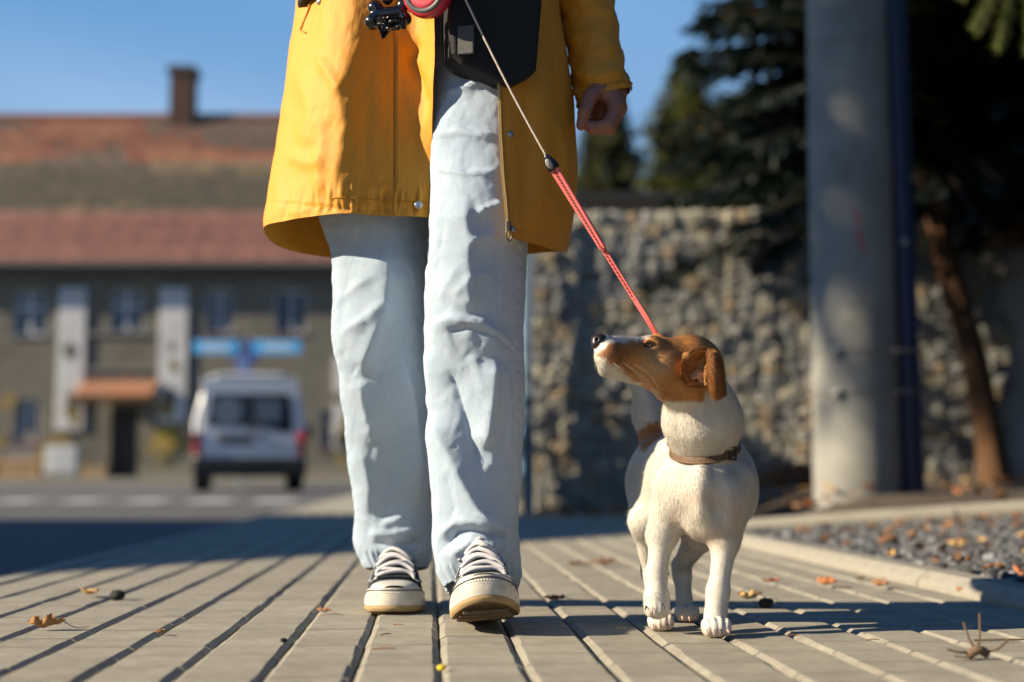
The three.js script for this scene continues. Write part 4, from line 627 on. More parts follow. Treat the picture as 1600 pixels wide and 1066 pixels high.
const fLegR = leg(legR_tab, 1.0, foldR, (nz) => (nz < 0 ? 0.012 * nz : 0.004 * nz), 3.1), fLegL = leg(legL_tab, 1.0, foldL, (nz, nx) => (nz > 0 ? 0.024 * nz * (1 - 0.5 * Math.abs(nx)) : 0.03 * nz), 8.7);
const hips = shell((u, v) => { const th = -Math.PI / 2 + u * 2 * Math.PI, y = lerp(0.76, 1.12, v), cx = lerp(-0.103, -0.1, v), a = lerp(0.168, 0.15, v), b = lerp(0.1, 0.115, v); return V(cx + a * Math.cos(th), y, -2.265 + b * Math.sin(th)); }, 60, 20, 0.003, { closedU: true, uvScale: [1, 0.36] });
const jeans = pm('jeans', [shell(fLegR, 150, 270, 0.0022, { closedU: true, uvScale: [0.5, 0.95] }), shell(fLegL, 150, 280, 0.0022, { closedU: true, uvScale: [0.5, 0.95] }), hips], denimM);
{ // seams: hem stitching and outer side seam, laid on the cloth
  const on = (f, u, v, e) => { const p = f(u, v), a = f(u + 0.002, v).sub(p), b = f(u, Math.min(1, v + 0.002)).sub(p), n = a.cross(b).normalize(); return p.addScaledVector(n, e); };
  const line = (f, uv, e, r) => tube(uv.map(([u, v]) => on(f, u, v, e)), r, uv.length * 3, 5);
  const hem = (f, v) => { const l = []; for (let i = 0; i <= 90; i++) l.push([0.02 + 0.96 * i / 90, v]); return line(f, l, 0.0005, 0.0011); };
  pm('hem_stitch', [hem(fLegR, 0.022), hem(fLegL, 0.02)], seamM, jeans);
  const sideU = (f, u, v0, v1) => { const l = []; for (let i = 0; i <= 70; i++) l.push([u + 0.006 * Math.sin(i * 0.14), lerp(v0, v1, i / 70)]); return line(f, l, 0.0006, 0.0016); };
  pm('side_seam', [sideU(fLegL, 0.335, 0.005, 0.62), sideU(fLegR, 0.69, 0.005, 0.6)], seamM, jeans);
}
// ---- raincoat
const lev = [0.612, 0.70, 0.80, 0.90, 0.99, 1.15, 1.33, 1.44];
const colPx = [ // px at each level for each column round the coat, from the left front edge round the back to the right front edge
  [675, 675.5, 676, 676, 672, 655, 670, 690], [652, 653, 652, 652, 650, 636, 655, 680], [616, 617, 617, 617, 616, 610, 620, 660], [580, 580, 582, 584, 584, 580, 590, 640], [542, 543, 545, 548, 548, 545, 560, 625], [498, 500, 505, 510, 512, 515, 520, 605], [448, 458, 470, 482, 490, 490, 490, 590], [411, 423, 438, 452, 464, 470, 470, 590], [436, 446, 458, 470, 480, 490, 480, 600], [510, 515, 520, 525, 530, 530, 540, 640],
  [645, 645, 650, 655, 660, 670, 690, 710], [780, 780, 785, 790, 800, 810, 850, 790], [868, 876, 882, 880, 875, 880, 910, 810], [886, 901, 900, 888, 878, 888, 915, 815], [876, 893, 892, 880, 870, 880, 905, 810], [846, 855, 856, 848, 845, 850, 870, 790], [815, 815, 814, 812, 808, 810, 820, 760], [797, 788, 782, 776, 772, 770, 745, 705]];
const colD = [[2.105, 2.095, 2.06, 2.05, 2.055, 2.1, 2.14, 2.18], [2.098, 2.1, 2.092, 2.088, 2.085, 2.1, 2.14, 2.18], [2.085, 2.088, 2.086, 2.082, 2.08, 2.1, 2.14, 2.18], [2.068, 2.068, 2.066, 2.066, 2.068, 2.1, 2.14, 2.18], [2.048, 2.05, 2.052, 2.054, 2.06, 2.1, 2.15, 2.18], [2.07, 2.072, 2.075, 2.08, 2.09, 2.12, 2.17, 2.2], [2.12, 2.125, 2.13, 2.14, 2.15, 2.17, 2.2, 2.24], [2.21, 2.215, 2.22, 2.225, 2.23, 2.24, 2.25, 2.27], [2.34, 2.34, 2.335, 2.33, 2.32, 2.31, 2.31, 2.3], [2.43, 2.43, 2.42, 2.41, 2.4, 2.38, 2.38, 2.34],
  [2.47, 2.47, 2.46, 2.45, 2.43, 2.41, 2.41, 2.36], [2.45, 2.44, 2.43, 2.42, 2.4, 2.38, 2.38, 2.34], [2.37, 2.36, 2.35, 2.34, 2.33, 2.32, 2.31, 2.3], [2.26, 2.26, 2.26, 2.255, 2.25, 2.25, 2.25, 2.26], [2.17, 2.175, 2.175, 2.17, 2.17, 2.18, 2.2, 2.24], [2.125, 2.13, 2.13, 2.13, 2.13, 2.14, 2.17, 2.2], [2.1, 2.105, 2.105, 2.105, 2.1, 2.11, 2.14, 2.18], [2.09, 2.095, 2.095, 2.09, 2.085, 2.09, 2.14, 2.18]];
const colDy = [0, 0, 0, 0, 0, 0, 0, 0.0, -0.008, -0.012, -0.015, -0.008, -0.012, -0.03, -0.045, -0.046, -0.044, -0.042];
const NC = colPx.length;
for (let k = 1; k <= 6; k++) for (let l = 0; l < 5; l++) colD[k][l] += [0, 0.012, 0.02, 0.028, 0.034, 0.03, 0.02][k];
for (let k = 14; k <= 17; k++) for (let l = 0; l < 6; l++) colD[k][l] -= [0.012, 0.028, 0.042, 0.048][k - 14];
for (let l = 0; l < 2; l++) colD[0][l] += 0.012;
const colF = colPx.map((px, k) => rows(px.map((x, l) => [lev[l], x, colD[k][l]])));
const cr = (a, b, c, d, t) => 0.5 * (2 * b + (c - a) * t + (2 * a - 5 * b + 4 * c - d) * t * t + (3 * b - a - 3 * c + d) * t * t * t);
const coatFold = folds([
  [[[548, 60], [540, 110], [532, 150], [538, 200], [528, 260], [524, 330]], 0.008, 26, 13], [[[500, 90], [520, 120], [540, 150]], 0.005, 10], [[[445, 240], [480, 255], [515, 250]], 0.004, 12], [[[470, 100], [485, 170], [470, 240]], 0.005, 16], [[[500, 170], [506, 240], [496, 310]], 0.006, 14, 10], [[[617, 30], [617, 140], [617, 240], [617, 345]], -0.0024, 2.4], [[[621, 30], [621, 240], [621, 345]], 0.0012, 3], [[[655, 60], [640, 95], [655, 130], [668, 190]], -0.008, 9], [[[560, 290], [590, 296], [612, 292]], 0.003, 6],
  [[[560, 120], [575, 190], [570, 270]], -0.003, 14], [[[855, 60], [845, 160], [850, 250], [840, 370]], 0.006, 18], [[[800, 355], [840, 362], [882, 356]], -0.0018, 2.5], [[[820, 140], [828, 220], [822, 330]], -0.004, 14], [[[868, 180], [880, 240], [884, 300]], 0.005, 10], [[[415, 316], [520, 326], [672, 330]], -0.0022, 2.5],
], 1.8);
function coatPt(u, v) {
  const f = u * (NC - 1), i = Math.min(NC - 2, Math.floor(f)), t = f - i, q = [i - 1, i, i + 1, i + 2].map((k) => clamp(k, 0, NC - 1));
  const y = lerp(lev[0], lev[lev.length - 1], v), c = q.map((k) => colF[k](y)), dy = cr(...q.map((k) => colDy[k]), t) * Math.pow(1 - v, 4);
  const p = Wp(cr(...c.map((r) => r[1]), t), y, cr(...c.map((r) => r[2]), t)); p.y += dy; return p;
}
function coatSurf(u, v) {
  const p = coatPt(u, v), a = coatPt(Math.min(1, u + 0.004), v).sub(coatPt(Math.max(0, u - 0.004), v)), b = coatPt(u, Math.min(1, v + 0.004)).sub(coatPt(u, Math.max(0, v - 0.004))), n = a.cross(b).normalize().negate();
  const [X, Y] = proj(p), front = n.z > -0.2 ? 1 : 0, hem = sstep(0.045, 0.0, v);
  let d = (front ? coatFold(X, Y) : 0) + 0.004 * fbm(u * 14, v * 7, 2, 3) + 0.0011 * fbm(u * 60 + v * 20, v * 38, 5, 3);
  const puck = sstep(0.0, 0.014, v) * sstep(0.075, 0.02, v);                            // gathers above the hem
  d += puck * 0.006 * (fbm(u * 130, v * 26, 9, 2) + 0.15) * sstep(0.5, 0.3, u) - 0.001 * hem;
  return p.addScaledVector(n, d);
}
const coatM = mat([0.68, 0.292, 0.018], 0.62, { map: rep(TX.cotton, 4), bumpMap: rep(TX.cottonBump, 5), bumpScale: 0.0012, sheen: 0.2, sheenColor: C(1, 0.8, 0.4), sheenRoughness: 0.5 });
const coatG = shell((u, v) => coatSurf(1 - u, v), 360, 250, 0.0022, { uvScale: [1.6, 0.83] });
const coat = pm('raincoat', coatG, coatM);
// find a place on the front of the coat by where it shows
const coatGrid = []; for (let j = 0; j <= 150; j++) for (let i = 0; i <= 300; i++) { if (i / 300 > 0.42 && i / 300 < 0.76) continue; const u = i / 300, v = j / 150 * 0.62, p = coatSurf(u, v); coatGrid.push([...proj(p), u, v]); }
function coatAt(px, py, e = 0.001) { let b = null, bd = 1e9; for (const g of coatGrid) { const d = (g[0] - px) ** 2 + (g[1] - py) ** 2; if (d < bd) { bd = d; b = g; } } const [, , u, v] = b, p = coatSurf(u, v), n = coatPt(Math.min(1, u + 0.01), v).sub(coatPt(Math.max(0, u - 0.01), v)).cross(coatPt(u, v + 0.01).sub(coatPt(u, Math.max(0, v - 0.01)))).normalize().negate(); return { p: p.addScaledVector(n, e), n }; }
{
  const metal = mat([0.42, 0.46, 0.5], 0.35, { metalness: 0.85 });
  const snap = (px, py, r) => { const { p, n } = coatAt(px, py, 0.0015), g = new THREE.LatheGeometry([[0, 0.0024], [r * 0.55, 0.0022], [r * 0.62, 0.0012], [r * 0.8, 0.0016], [r, 0.0006], [r, -0.001]].map(([x, y]) => new THREE.Vector2(x, y)), 24); g.applyQuaternion(new THREE.Quaternion().setFromUnitVectors(V(0, 1, 0), n)); pm('snap_button', g.translate(p.x, p.y, p.z), metal, coat); };
  snap(653, 321, 0.0062); snap(798, 209, 0.005); snap(801, 360, 0.004); snap(499, 3, 0.005);
  const strip = (pts, e, r) => tube(pts.map(([x, y]) => coatAt(x, y, e).p), r, pts.length * 6, 6);
  pm('pocket_welt', [strip([[497, -30], [490, -5], [480, 22], [470, 48]], 0.001, 0.0022), strip([[470, 48], [478, 53]], 0.001, 0.0015)], coatM, coat);
  const edge = []; for (let i = 0; i <= 60; i++) edge.push(coatSurf(1, i / 60 * 0.36).add(V(-0.001, 0, 0.001)));
  pm('zip_tape', tube(edge, 0.0022, 160, 6), mat([0.34, 0.2, 0.05], 0.7), coat);
  const teeth = []; for (let i = 0; i < 110; i++) { const p = coatSurf(1, i / 110 * 0.36); teeth.push(rbox(0.0042, 0.0017, 0.003, 0.0005, p.x - 0.0028, p.y, p.z + 0.0015, 1)); }
  stuff(pm('zip_teeth', teeth, mat([0.6, 0.46, 0.2], 0.35, { metalness: 0.8 }), coat));
  const z = coatSurf(1, 0.012); pm('zip_pull', [rbox(0.008, 0.014, 0.006, 0.002, z.x - 0.002, z.y + 0.004, z.z + 0.004), T(new THREE.TorusGeometry(0.005, 0.0012, 8, 20).scale(0.8, 1.7, 1), z.x - 0.001, z.y - 0.01, z.z + 0.007, 0, 0, 0.1)], mat([0.12, 0.1, 0.08], 0.4, { metalness: 0.7 }), coat);
  const hs = []; for (let i = 0; i <= 120; i++) hs.push(coatSurf(i / 120 * 0.27, 0.028).add(V(0, 0, 0.0012))); pm('hem_stitch', tube(hs, 0.0006, 240, 4), mat([0.5, 0.24, 0.015], 0.9), coat);
  const ps = []; for (let i = 0; i <= 40; i++) ps.push(coatAt(615.5, 40 + i * 7.4, 0.0006).p); pm('placket_stitch', tube(ps, 0.0007, 160, 4), mat([0.34, 0.16, 0.015], 0.9), coat);
  // sleeves
  const sleeve = (rings, sd) => { const f = rows(rings); return (u, v) => { const t = v * (rings.length - 1), [, x, y, z, r, tilt] = f(t), th = u * 2 * Math.PI, c = Math.cos(th), s = Math.sin(th), wr = 0.004 * fbm(th * 1.2 + sd, t * 3, c, 3) + 0.0012 * Math.sin(t * 7 + c * 1.8 + sd) * sstep(0.3, 1.2, t) + 0.0035 * noise(c * 2, s * 2 + t * 2.4, sd); return V(x + (r + wr) * c, y + (r + wr) * c * tilt, z + (r * 1.05 + wr) * s); }; };
  const q = (i, px, py, D, r, tilt) => { const p = P(px, py, D); return [i, p.x, p.y, p.z, r, tilt]; };
  const sl = sleeve([q(0, 943, 155, 2.2, 0.043, 0.3), q(1, 937, 124, 2.2, 0.044, 0.2), q(2, 928, 70, 2.21, 0.0435, 0.06), q(3, 918, 5, 2.22, 0.0475, 0.0), [4, 0.125, 1.08, -2.25, 0.056, 0], [5, 0.105, 1.24, -2.26, 0.066, -0.1], [6, 0.075, 1.36, -2.26, 0.075, -0.5]], 1);
  const sg = shell((u, v) => sl(1 - u, v), 90, 160, 0.0025, { closedU: true, uvScale: [0.27, 0.6] }); const slM = pm('sleeve', sg, coatM, coat);
  const cst = []; for (let i = 0; i <= 60; i++) { const p = sl(i / 60, 0.066), c = sl(0, 0.066).add(sl(0.5, 0.066)).multiplyScalar(0.5); cst.push(p.add(p.clone().sub(c).normalize().multiplyScalar(0.0006))); } pm('cuff_stitch', tube(cst, 0.0008, 120, 4, true), mat([0.42, 0.2, 0.02], 0.9), slM);
  const s2 = [[0, -0.155, 1.045, -2.02, 0.04, 0.7], [1, -0.22, 1.05, -2.06, 0.044, 0.9], [2, -0.315, 1.075, -2.16, 0.052, 0.9], [3, -0.34, 1.15, -2.23, 0.058, 0.3], [4, -0.3, 1.27, -2.26, 0.066, 0.2], [5, -0.265, 1.36, -2.26, 0.075, 0.5]];
  const sr = sleeve(s2, 6); pm('sleeve', shell((u, v) => sr(1 - u, v), 60, 80, 0.0025, { closedU: true, uvScale: [0.27, 0.6] }), coatM, coat);
  pm('hood', shell((u, v) => { const a = u * Math.PI * 2, b = v * Math.PI * 2; return V(-0.1 + (0.1 + 0.035 * Math.cos(b)) * Math.cos(a), 1.455 + 0.045 * Math.sin(b) + 0.02 * Math.cos(a * 2), -2.27 + (0.085 + 0.04 * Math.cos(b)) * Math.sin(a)); }, 40, 20, 0.002, { both: false }), mat([0.66, 0.35, 0.028], 0.65, { side: THREE.DoubleSide }), coat);
}
// dark top under the coat, seen in the gap at the hip
pm('sweatshirt', shell((u, v) => { const th = -Math.PI / 2 + u * 2 * Math.PI, y = lerp(0.868 + 0.03 * Math.cos(th), 1.42, v), w = lerp(0.174, 0.17, v) * (v > 0.8 ? lerp(1, 0.45, (v - 0.8) / 0.2) : 1), b = lerp(0.112, 0.12, v) * (v > 0.8 ? lerp(1, 0.6, (v - 0.8) / 0.2) : 1), d = 0.004 * fbm(u * 12, v * 16, 4, 3); return V(-0.1 + (w + d) * Math.cos(th), y, -2.265 + (b + d) * Math.sin(th)); }, 90, 60, 0.003, { closedU: true, uvScale: [1, 0.55] }), mat([0.035, 0.04, 0.045], 0.95, { bumpMap: rep(TX.fine, 8), bumpScale: 0.002 }));
// ---- body: one surface from head to ankles
{
  const skin = mat([0.35, 0.15, 0.1], 0.55, { map: rep(TX.cotton, 2) });
  const b = [], J = (x, y, z) => V(x, y, z), add = (p, q, r, s, k = 0.03) => b.push([bone(p, q, r, s), k]);
  const pelvis = J(-0.1, 0.9, -2.27), chest = J(-0.095, 1.24, -2.27), neck = J(-0.095, 1.46, -2.28);
  b.push([ellip(pelvis, [0.14, 0.11, 0.09]), 0.05]); b.push([ellip(chest, [0.14, 0.17, 0.095]), 0.06]); add(pelvis, chest, 0.1, 0.11, 0.05); add(J(-0.24, 1.36, -2.28), J(0.06, 1.36, -2.28), 0.045, 0.045, 0.05); add(J(-0.095, 1.36, -2.28), neck, 0.05, 0.045, 0.04); add(neck, J(-0.095, 1.52, -2.27), 0.045, 0.05, 0.03);
  const W0 = P(944, 112, 2.205);
  add(J(0.08, 1.35, -2.27), J(0.122, 1.09, -2.25), 0.042, 0.034); add(J(0.122, 1.09, -2.25), W0, 0.03, 0.02);
  add(J(-0.265, 1.35, -2.27), J(-0.335, 1.11, -2.21), 0.042, 0.034); add(J(-0.335, 1.11, -2.21), J(-0.15, 1.04, -2.0), 0.033, 0.024);
  const kn = (px, py, D) => P(px, py, D);
  add(kn(590, 90, 2.27), kn(595, 530, 2.3), 0.068, 0.045); add(kn(595, 530, 2.3), kn(616, 880, 2.5), 0.034, 0.024); add(kn(752, 90, 2.25), kn(742, 540, 2.18), 0.055, 0.04); add(kn(742, 540, 2.18), kn(748, 895, 2.22), 0.034, 0.024);
  add(kn(616, 880, 2.5), kn(616, 905, 2.52), 0.03, 0.026); add(kn(748, 895, 2.22), kn(750, 912, 2.23), 0.03, 0.026);
  // head and face
  const hc = J(-0.095, 1.6, -2.26); b.push([ellip(J(-0.095, 1.61, -2.275), [0.072, 0.09, 0.09]), 0.02]); b.push([ellip(J(-0.095, 1.555, -2.225), [0.05, 0.06, 0.055]), 0.03]); add(J(-0.095, 1.6, -2.18), J(-0.095, 1.572, -2.162), 0.008, 0.012, 0.012); add(J(-0.115, 1.535, -2.172), J(-0.075, 1.535, -2.172), 0.006, 0.006, 0.008);
  for (const s of [-1, 1]) b.push([ellip(J(-0.095 + s * 0.074, 1.585, -2.275), [0.01, 0.03, 0.018]), 0.008]);
  const f1 = (x, y, z) => { let d = 9; for (const [g, k] of b) d = smin(d, g(x, y, z), k); return d; };
  // the hanging left hand, loosely closed, thumb towards the viewer
  const hb = [], hadd = (pts, rs, k = 0.008) => { for (let i = 0; i < pts.length - 1; i++) hb.push([bone(P(...pts[i]), P(...pts[i + 1]), rs[i], rs[i + 1]), i ? 0.004 : k]); };
  hadd([[944, 100, 2.205], [948, 138, 2.2]], [0.021, 0.022], 0.02); hadd([[938, 150, 2.212], [938, 178, 2.208]], [0.02, 0.016], 0.012);
  hadd([[948, 134, 2.18], [962, 166, 2.165]], [0.018, 0.0125], 0.02); hadd([[955, 134, 2.2], [966, 168, 2.19]], [0.018, 0.0125], 0.02); hadd([[958, 132, 2.215], [964, 168, 2.215]], [0.018, 0.012], 0.02); hadd([[958, 132, 2.225], [958, 164, 2.238]], [0.016, 0.011], 0.02);
  hadd([[964, 168, 2.163], [950, 196, 2.148], [926, 199, 2.146], [912, 192, 2.15]], [0.0112, 0.0098, 0.0084, 0.0074]);
  hadd([[967, 170, 2.188], [953, 201, 2.176], [928, 202, 2.172], [914, 195, 2.174]], [0.0112, 0.0098, 0.0084, 0.0074]);
  hadd([[965, 170, 2.214], [950, 200, 2.204], [926, 201, 2.198], [914, 193, 2.198]], [0.0108, 0.0094, 0.008, 0.007]);
  hadd([[958, 166, 2.238], [944, 192, 2.228], [925, 194, 2.222], [914, 188, 2.222]], [0.0096, 0.0082, 0.0072, 0.0064]);
  hadd([[942, 130, 2.18], [922, 152, 2.152], [913, 176, 2.14], [908, 196, 2.14]], [0.0155, 0.0118, 0.0098, 0.0078], 0.014);
  const fh = (x, y, z) => { let d = 9; for (const [g, k] of hb) d = smin(d, g(x, y, z), k); return d; };
  // the right hand round the leash grip, just above the picture
  const rb = [], radd = (pts, rs, k = 0.008) => { for (let i = 0; i < pts.length - 1; i++) rb.push([bone(V(...pts[i]), V(...pts[i + 1]), rs[i], rs[i + 1]), i ? 0.004 : k]); };
  radd([[-0.175, 1.045, -2.03], [-0.145, 1.04, -1.998]], [0.024, 0.022], 0.02); radd([[-0.145, 1.04, -1.998], [-0.118, 1.036, -1.985]], [0.021, 0.017], 0.02);
  [0, 1, 2, 3].forEach((k) => radd([[-0.135 + 0.018 * k * 0.6, 1.052 - k * 0.016, -1.985], [-0.118 + 0.01 * k, 1.05 - k * 0.018, -1.958], [-0.095 + 0.006 * k, 1.046 - k * 0.018, -1.962], [-0.088 + 0.005 * k, 1.046 - k * 0.018, -1.985]], [0.0105, 0.009, 0.008, 0.007]));
  radd([[-0.15, 1.06, -2.0], [-0.13, 1.075, -1.99], [-0.1, 1.072, -1.985]], [0.013, 0.011, 0.0085], 0.012);
  const fr = (x, y, z) => { let d = 9; for (const [g, k] of rb) d = smin(d, g(x, y, z), k); return d; };
  const w = P(930, 160, 2.19);
  pm('body', [sdfMesh(f1, [-0.42, 0.02, -2.58], [0.24, 1.74, -1.9], 0.0115), sdfMesh(fh, [w.x - 0.06, w.y - 0.07, w.z - 0.075], [w.x + 0.065, w.y + 0.08, w.z + 0.08], 0.0024), sdfMesh(fr, [-0.21, 0.96, -2.07], [-0.05, 1.11, -1.93], 0.0035)], skin);
  const hm = mat([0.07, 0.04, 0.022], 0.6);
  pm('hair', sdfMesh((x, y, z) => smax(smin(ellip(V(-0.095, 1.62, -2.285), [0.084, 0.1, 0.1])(x, y, z), ellip(V(-0.095, 1.5, -2.34), [0.085, 0.14, 0.045])(x, y, z), 0.04), -(ellip(V(-0.095, 1.565, -2.16), [0.065, 0.085, 0.08])(x, y, z)), 0.01), [-0.2, 1.34, -2.42], [0.01, 1.74, -2.14], 0.008), hm);
  for (const s of [-1, 1]) pm('eye', new THREE.SphereGeometry(0.011, 16, 12).translate(-0.095 + s * 0.03, 1.597, -2.187), mat([0.25, 0.2, 0.17], 0.15));
}
// ---- canvas sneakers
function sneaker(px, toePy, D, yaw, pitch, roll, lift, lab) {
  const L0 = -0.125, L1 = 0.13, hw = (z) => (z > 0.055 ? 0.049 * Math.pow(Math.max(0, 1 - Math.pow((z - 0.055) / (L1 - 0.055), 2.6)), 0.5) : z < -0.085 ? 0.0345 * Math.pow(Math.max(0, 1 - Math.pow((-0.085 - z) / 0.04, 2.2)), 0.5) : lerp(0.0345, 0.049, sstep(-0.085, 0.055, z)) - 0.003 * Math.exp(-Math.pow((z + 0.03) / 0.03, 2)));
  const outline = (u) => { const a = u * 2 * Math.PI, z0 = 0.0, zc = Math.cos(a), z = zc > 0 ? z0 + (L1 - z0) * (1 - Math.pow(1 - zc, 1.0)) : z0 + (z0 - L0) * zc; const w = hw(z * 0.9999); return [Math.sign(Math.sin(a)) * w * Math.min(1, Math.abs(Math.sin(a)) * 60), z]; };
  const spring = (z) => (pitch ? 0.02 : 0.004) * Math.pow(Math.max(0, (z - 0.05) / 0.08), 2);
  const topY = (z) => 0.0305 + 0.011 * sstep(0.05, 0.105, z);
  const white = mat([0.72, 0.67, 0.57], 0.6, { map: rep(TX.blotch, 9), roughnessMap: TX.fine }), tan = mat([0.45, 0.3, 0.14], 0.7, { map: rep(TX.blotch, 12) }), under = mat([0.2, 0.13, 0.07], 0.8, { map: rep(TX.blotch, 10) }), canvas = mat([0.01, 0.017, 0.028], 0.85, { bumpMap: rep(TX.denimBump, 3), bumpScale: 0.0005 }), cap = mat([0.62, 0.6, 0.55], 0.45, { map: rep(TX.blotch, 8) }), laceM = mat([0.7, 0.67, 0.68], 0.85, { bumpMap: rep(TX.denimBump, 6), bumpScale: 0.0006 }), thread = mat([0.6, 0.6, 0.6], 0.9);
  const g = []; const put = (name, geo, m, parent) => g.push([name, geo, m, parent]);
  const band = (y0, y1, e0, e1, n = 6) => shell((u, v) => { const [x, z] = outline(1 - u), k = lerp(e0, e1, v) + 0.0012 * Math.sin(v * Math.PI), w = Math.max(0.0001, Math.hypot(x, z)), s = 1 + k / 0.05 * 0.5; return V(x * (1 + k / 0.045), lerp(y0(z), y1(z), v) + spring(z), z * (1 + k / 0.13)); }, 180, n, 0.001, { closedU: true, both: false, uvScale: [0.66, 0.04] });
  const flatCap = (yf, e, up) => { const p = [0, yf(0), 0], idx = [], N = 180; for (let i = 0; i <= N; i++) { const [x, z] = outline(i / N); p.push(x * (1 + e / 0.045), yf(z) + spring(z), z * (1 + e / 0.13)); } for (let i = 1; i <= N; i++) up ? idx.push(0, i, i + 1) : idx.push(0, i + 1, i); const q = new THREE.BufferGeometry(); q.setAttribute('position', new THREE.Float32BufferAttribute(p, 3)); q.setIndex(idx); return boxUV(q); };
  const sole0 = band(() => 0.004, () => 0.013, -0.001, 0.0012), dbl = (m) => { m.side = THREE.DoubleSide; return m; };
  put('outsole', [sole0], dbl(tan)); put('tread', [flatCap(() => 0.004, -0.001, false), ...Array.from({ length: 15 }, (_, k) => { const z = -0.1 + k * 0.0145, w = hw(z) - 0.008; return rbox(w * 2, 0.005, 0.007, 0.0015, 0, 0.0022 + spring(z), z, 1); })], dbl(under));
  put('foxing', [band((z) => 0.0135, topY, 0.0012, -0.001, 8), flatCap((z) => topY(z) - 0.001, -0.002, true)], dbl(white));
  put('pinstripe', [tube(Array.from({ length: 60 }, (_, i) => { const [x, z] = outline(i / 60); return V(x * 1.0, topY(z) + spring(z) - 0.0035, z); }), 0.0011, 200, 5, true)], mat([0.03, 0.035, 0.045], 0.6));
  // toe bumper with raised diamonds
  const dia = []; for (let r = 0; r < 5; r++) for (let k = -13; k <= 13; k++) { const u = (k + (r % 2) * 0.5) / 27 * 0.235, [x, z] = outline((u + 1) % 1); if (z < 0.07) continue; const nx = x / 0.049, nz = (z - 0.055) / 0.075, l = Math.hypot(nx, nz); const b = new THREE.OctahedronGeometry(0.0026, 0).scale(1, 0.75, 0.55); b.rotateY(Math.atan2(nx, nz)); dia.push(b.translate(x + nx / l * 0.0004, 0.0185 + r * 0.0038 + spring(z), z + nz / l * 0.0004)); }
  const hTop = rows([[-0.126, 0.082], [-0.1, 0.094], [-0.06, 0.114], [-0.02, 0.116], [0.01, 0.105], [0.035, 0.09], [0.06, 0.0745], [0.08, 0.0625], [0.1, 0.055], [0.112, 0.0505], [0.122, 0.0455], [0.13, 0.041]]);
  const up = (s, z, e = 0) => { const w = Math.max(0.002, hw(z) - 0.003 + e), a = s * Math.PI, h = hTop(z)[1] + e, y0 = topY(z) - 0.004, c = Math.cos(a), n = Math.sin(a), nar = lerp(0.62, 0.95, sstep(-0.02, 0.1, z)); const xx = w * Math.sign(c) * Math.pow(Math.abs(c), lerp(1.25, 0.8, sstep(-0.02, 0.09, z))); return V(xx * lerp(1, nar + 0.15, n * 0.7), y0 + (h - y0) * Math.pow(n, 0.85) + spring(z), z); };
  put('upper', [shell((u, v) => up(1 - u, lerp(-0.124, 0.121, v)), 60, 90, 0.0015, { both: false, uvScale: [0.2, 0.25] })], dbl(canvas));
  put('toe_cap', [shell((u, v) => up(lerp(0.97, 0.03, u), lerp(0.102 + 0.005 * Math.cos((u - 0.5) * 3), 0.1255, v), 0.002), 50, 20, 0.0012, { both: false })], dbl(cap));
  put('toe_stitch', [tube(Array.from({ length: 30 }, (_, i) => { const u = lerp(0.95, 0.05, i / 29); return up(u, 0.1005 + 0.005 * Math.cos((u - 0.5) * 3), 0.0016); }), 0.0008, 80, 5)], mat([0.05, 0.06, 0.07], 0.8));
  for (const s of [-1, 1]) { // eyelet stays and their stitching
    const sv = (k) => 0.5 - s * k; put('eyelet_stay', [shell((u, v) => up(sv(lerp(s > 0 ? 0.3 : 0.13, s > 0 ? 0.13 : 0.3, u)), lerp(-0.06, 0.09, v), 0.0017), 14, 40, 0.0012, { both: false })], dbl(canvas));
    put('stay_stitch', [tube(Array.from({ length: 24 }, (_, i) => up(sv(0.3 + (i > 20 ? -0.04 * (i - 20) : 0)), lerp(-0.06, 0.09, Math.min(1, i / 20)), 0.0022)), 0.0007, 60, 4), tube(Array.from({ length: 20 }, (_, i) => up(sv(0.47 - 0.1 * i / 19), lerp(-0.03, 0.062, i / 19), 0.0014)), 0.0012, 40, 5)], thread);
    for (let k = 0; k < 7; k++) { const z = 0.084 - k * 0.0185, p = up(sv(0.2), z, 0.002), q = up(sv(0.2), z, 0.01), n = q.sub(p).normalize(), t = new THREE.TorusGeometry(0.0032, 0.0011, 8, 18); t.applyQuaternion(new THREE.Quaternion().setFromUnitVectors(V(0, 0, 1), n)); put('eyelet', [t.translate(p.x, p.y, p.z)], mat([0.75, 0.74, 0.72], 0.35)); }
  }
  put('tongue', [shell((u, v) => up(lerp(0.64, 0.36, u), lerp(-0.1, 0.095, v), 0.001 + 0.006 * sstep(-0.0, -0.1, lerp(-0.1, 0.095, v))), 14, 40, 0.002)], canvas);
  for (let k = 0; k < 7; k++) { // laces: a bar over the tongue and a slanting run to the next pair of eyelets
    const z = 0.084 - k * 0.0185, bar = [], sl = []; for (let i = 0; i <= 12; i++) { const t = i / 12; bar.push(up(lerp(0.70 - 0.02 * (k < 2), 0.30 + 0.02 * (k < 2), t), z + 0.003 * Math.sin(t * 6 + k), 0.0045 + 0.0035 * Math.sin(t * Math.PI))); if (k < 6) sl.push(up(k % 2 ? lerp(0.7, 0.3, t) : lerp(0.3, 0.7, t), lerp(z, z - 0.0185, t), 0.0035 + 0.003 * Math.sin(t * Math.PI))); }
    const flatten = (g) => g; put('lace', [tube(bar, 0.0034, 36, 8), ...(k < 6 ? [tube(sl, 0.0026, 36, 8)] : [])], laceM);
  }
  const side = (s) => tube(Array.from({ length: 12 }, (_, i) => up(0.5 - s * (0.34 + 0.09 * i / 11), -0.062 + 0.012 * i / 11, 0.002)), 0.0012, 30, 5); put('side_piping', [side(-1), side(1)], thread);
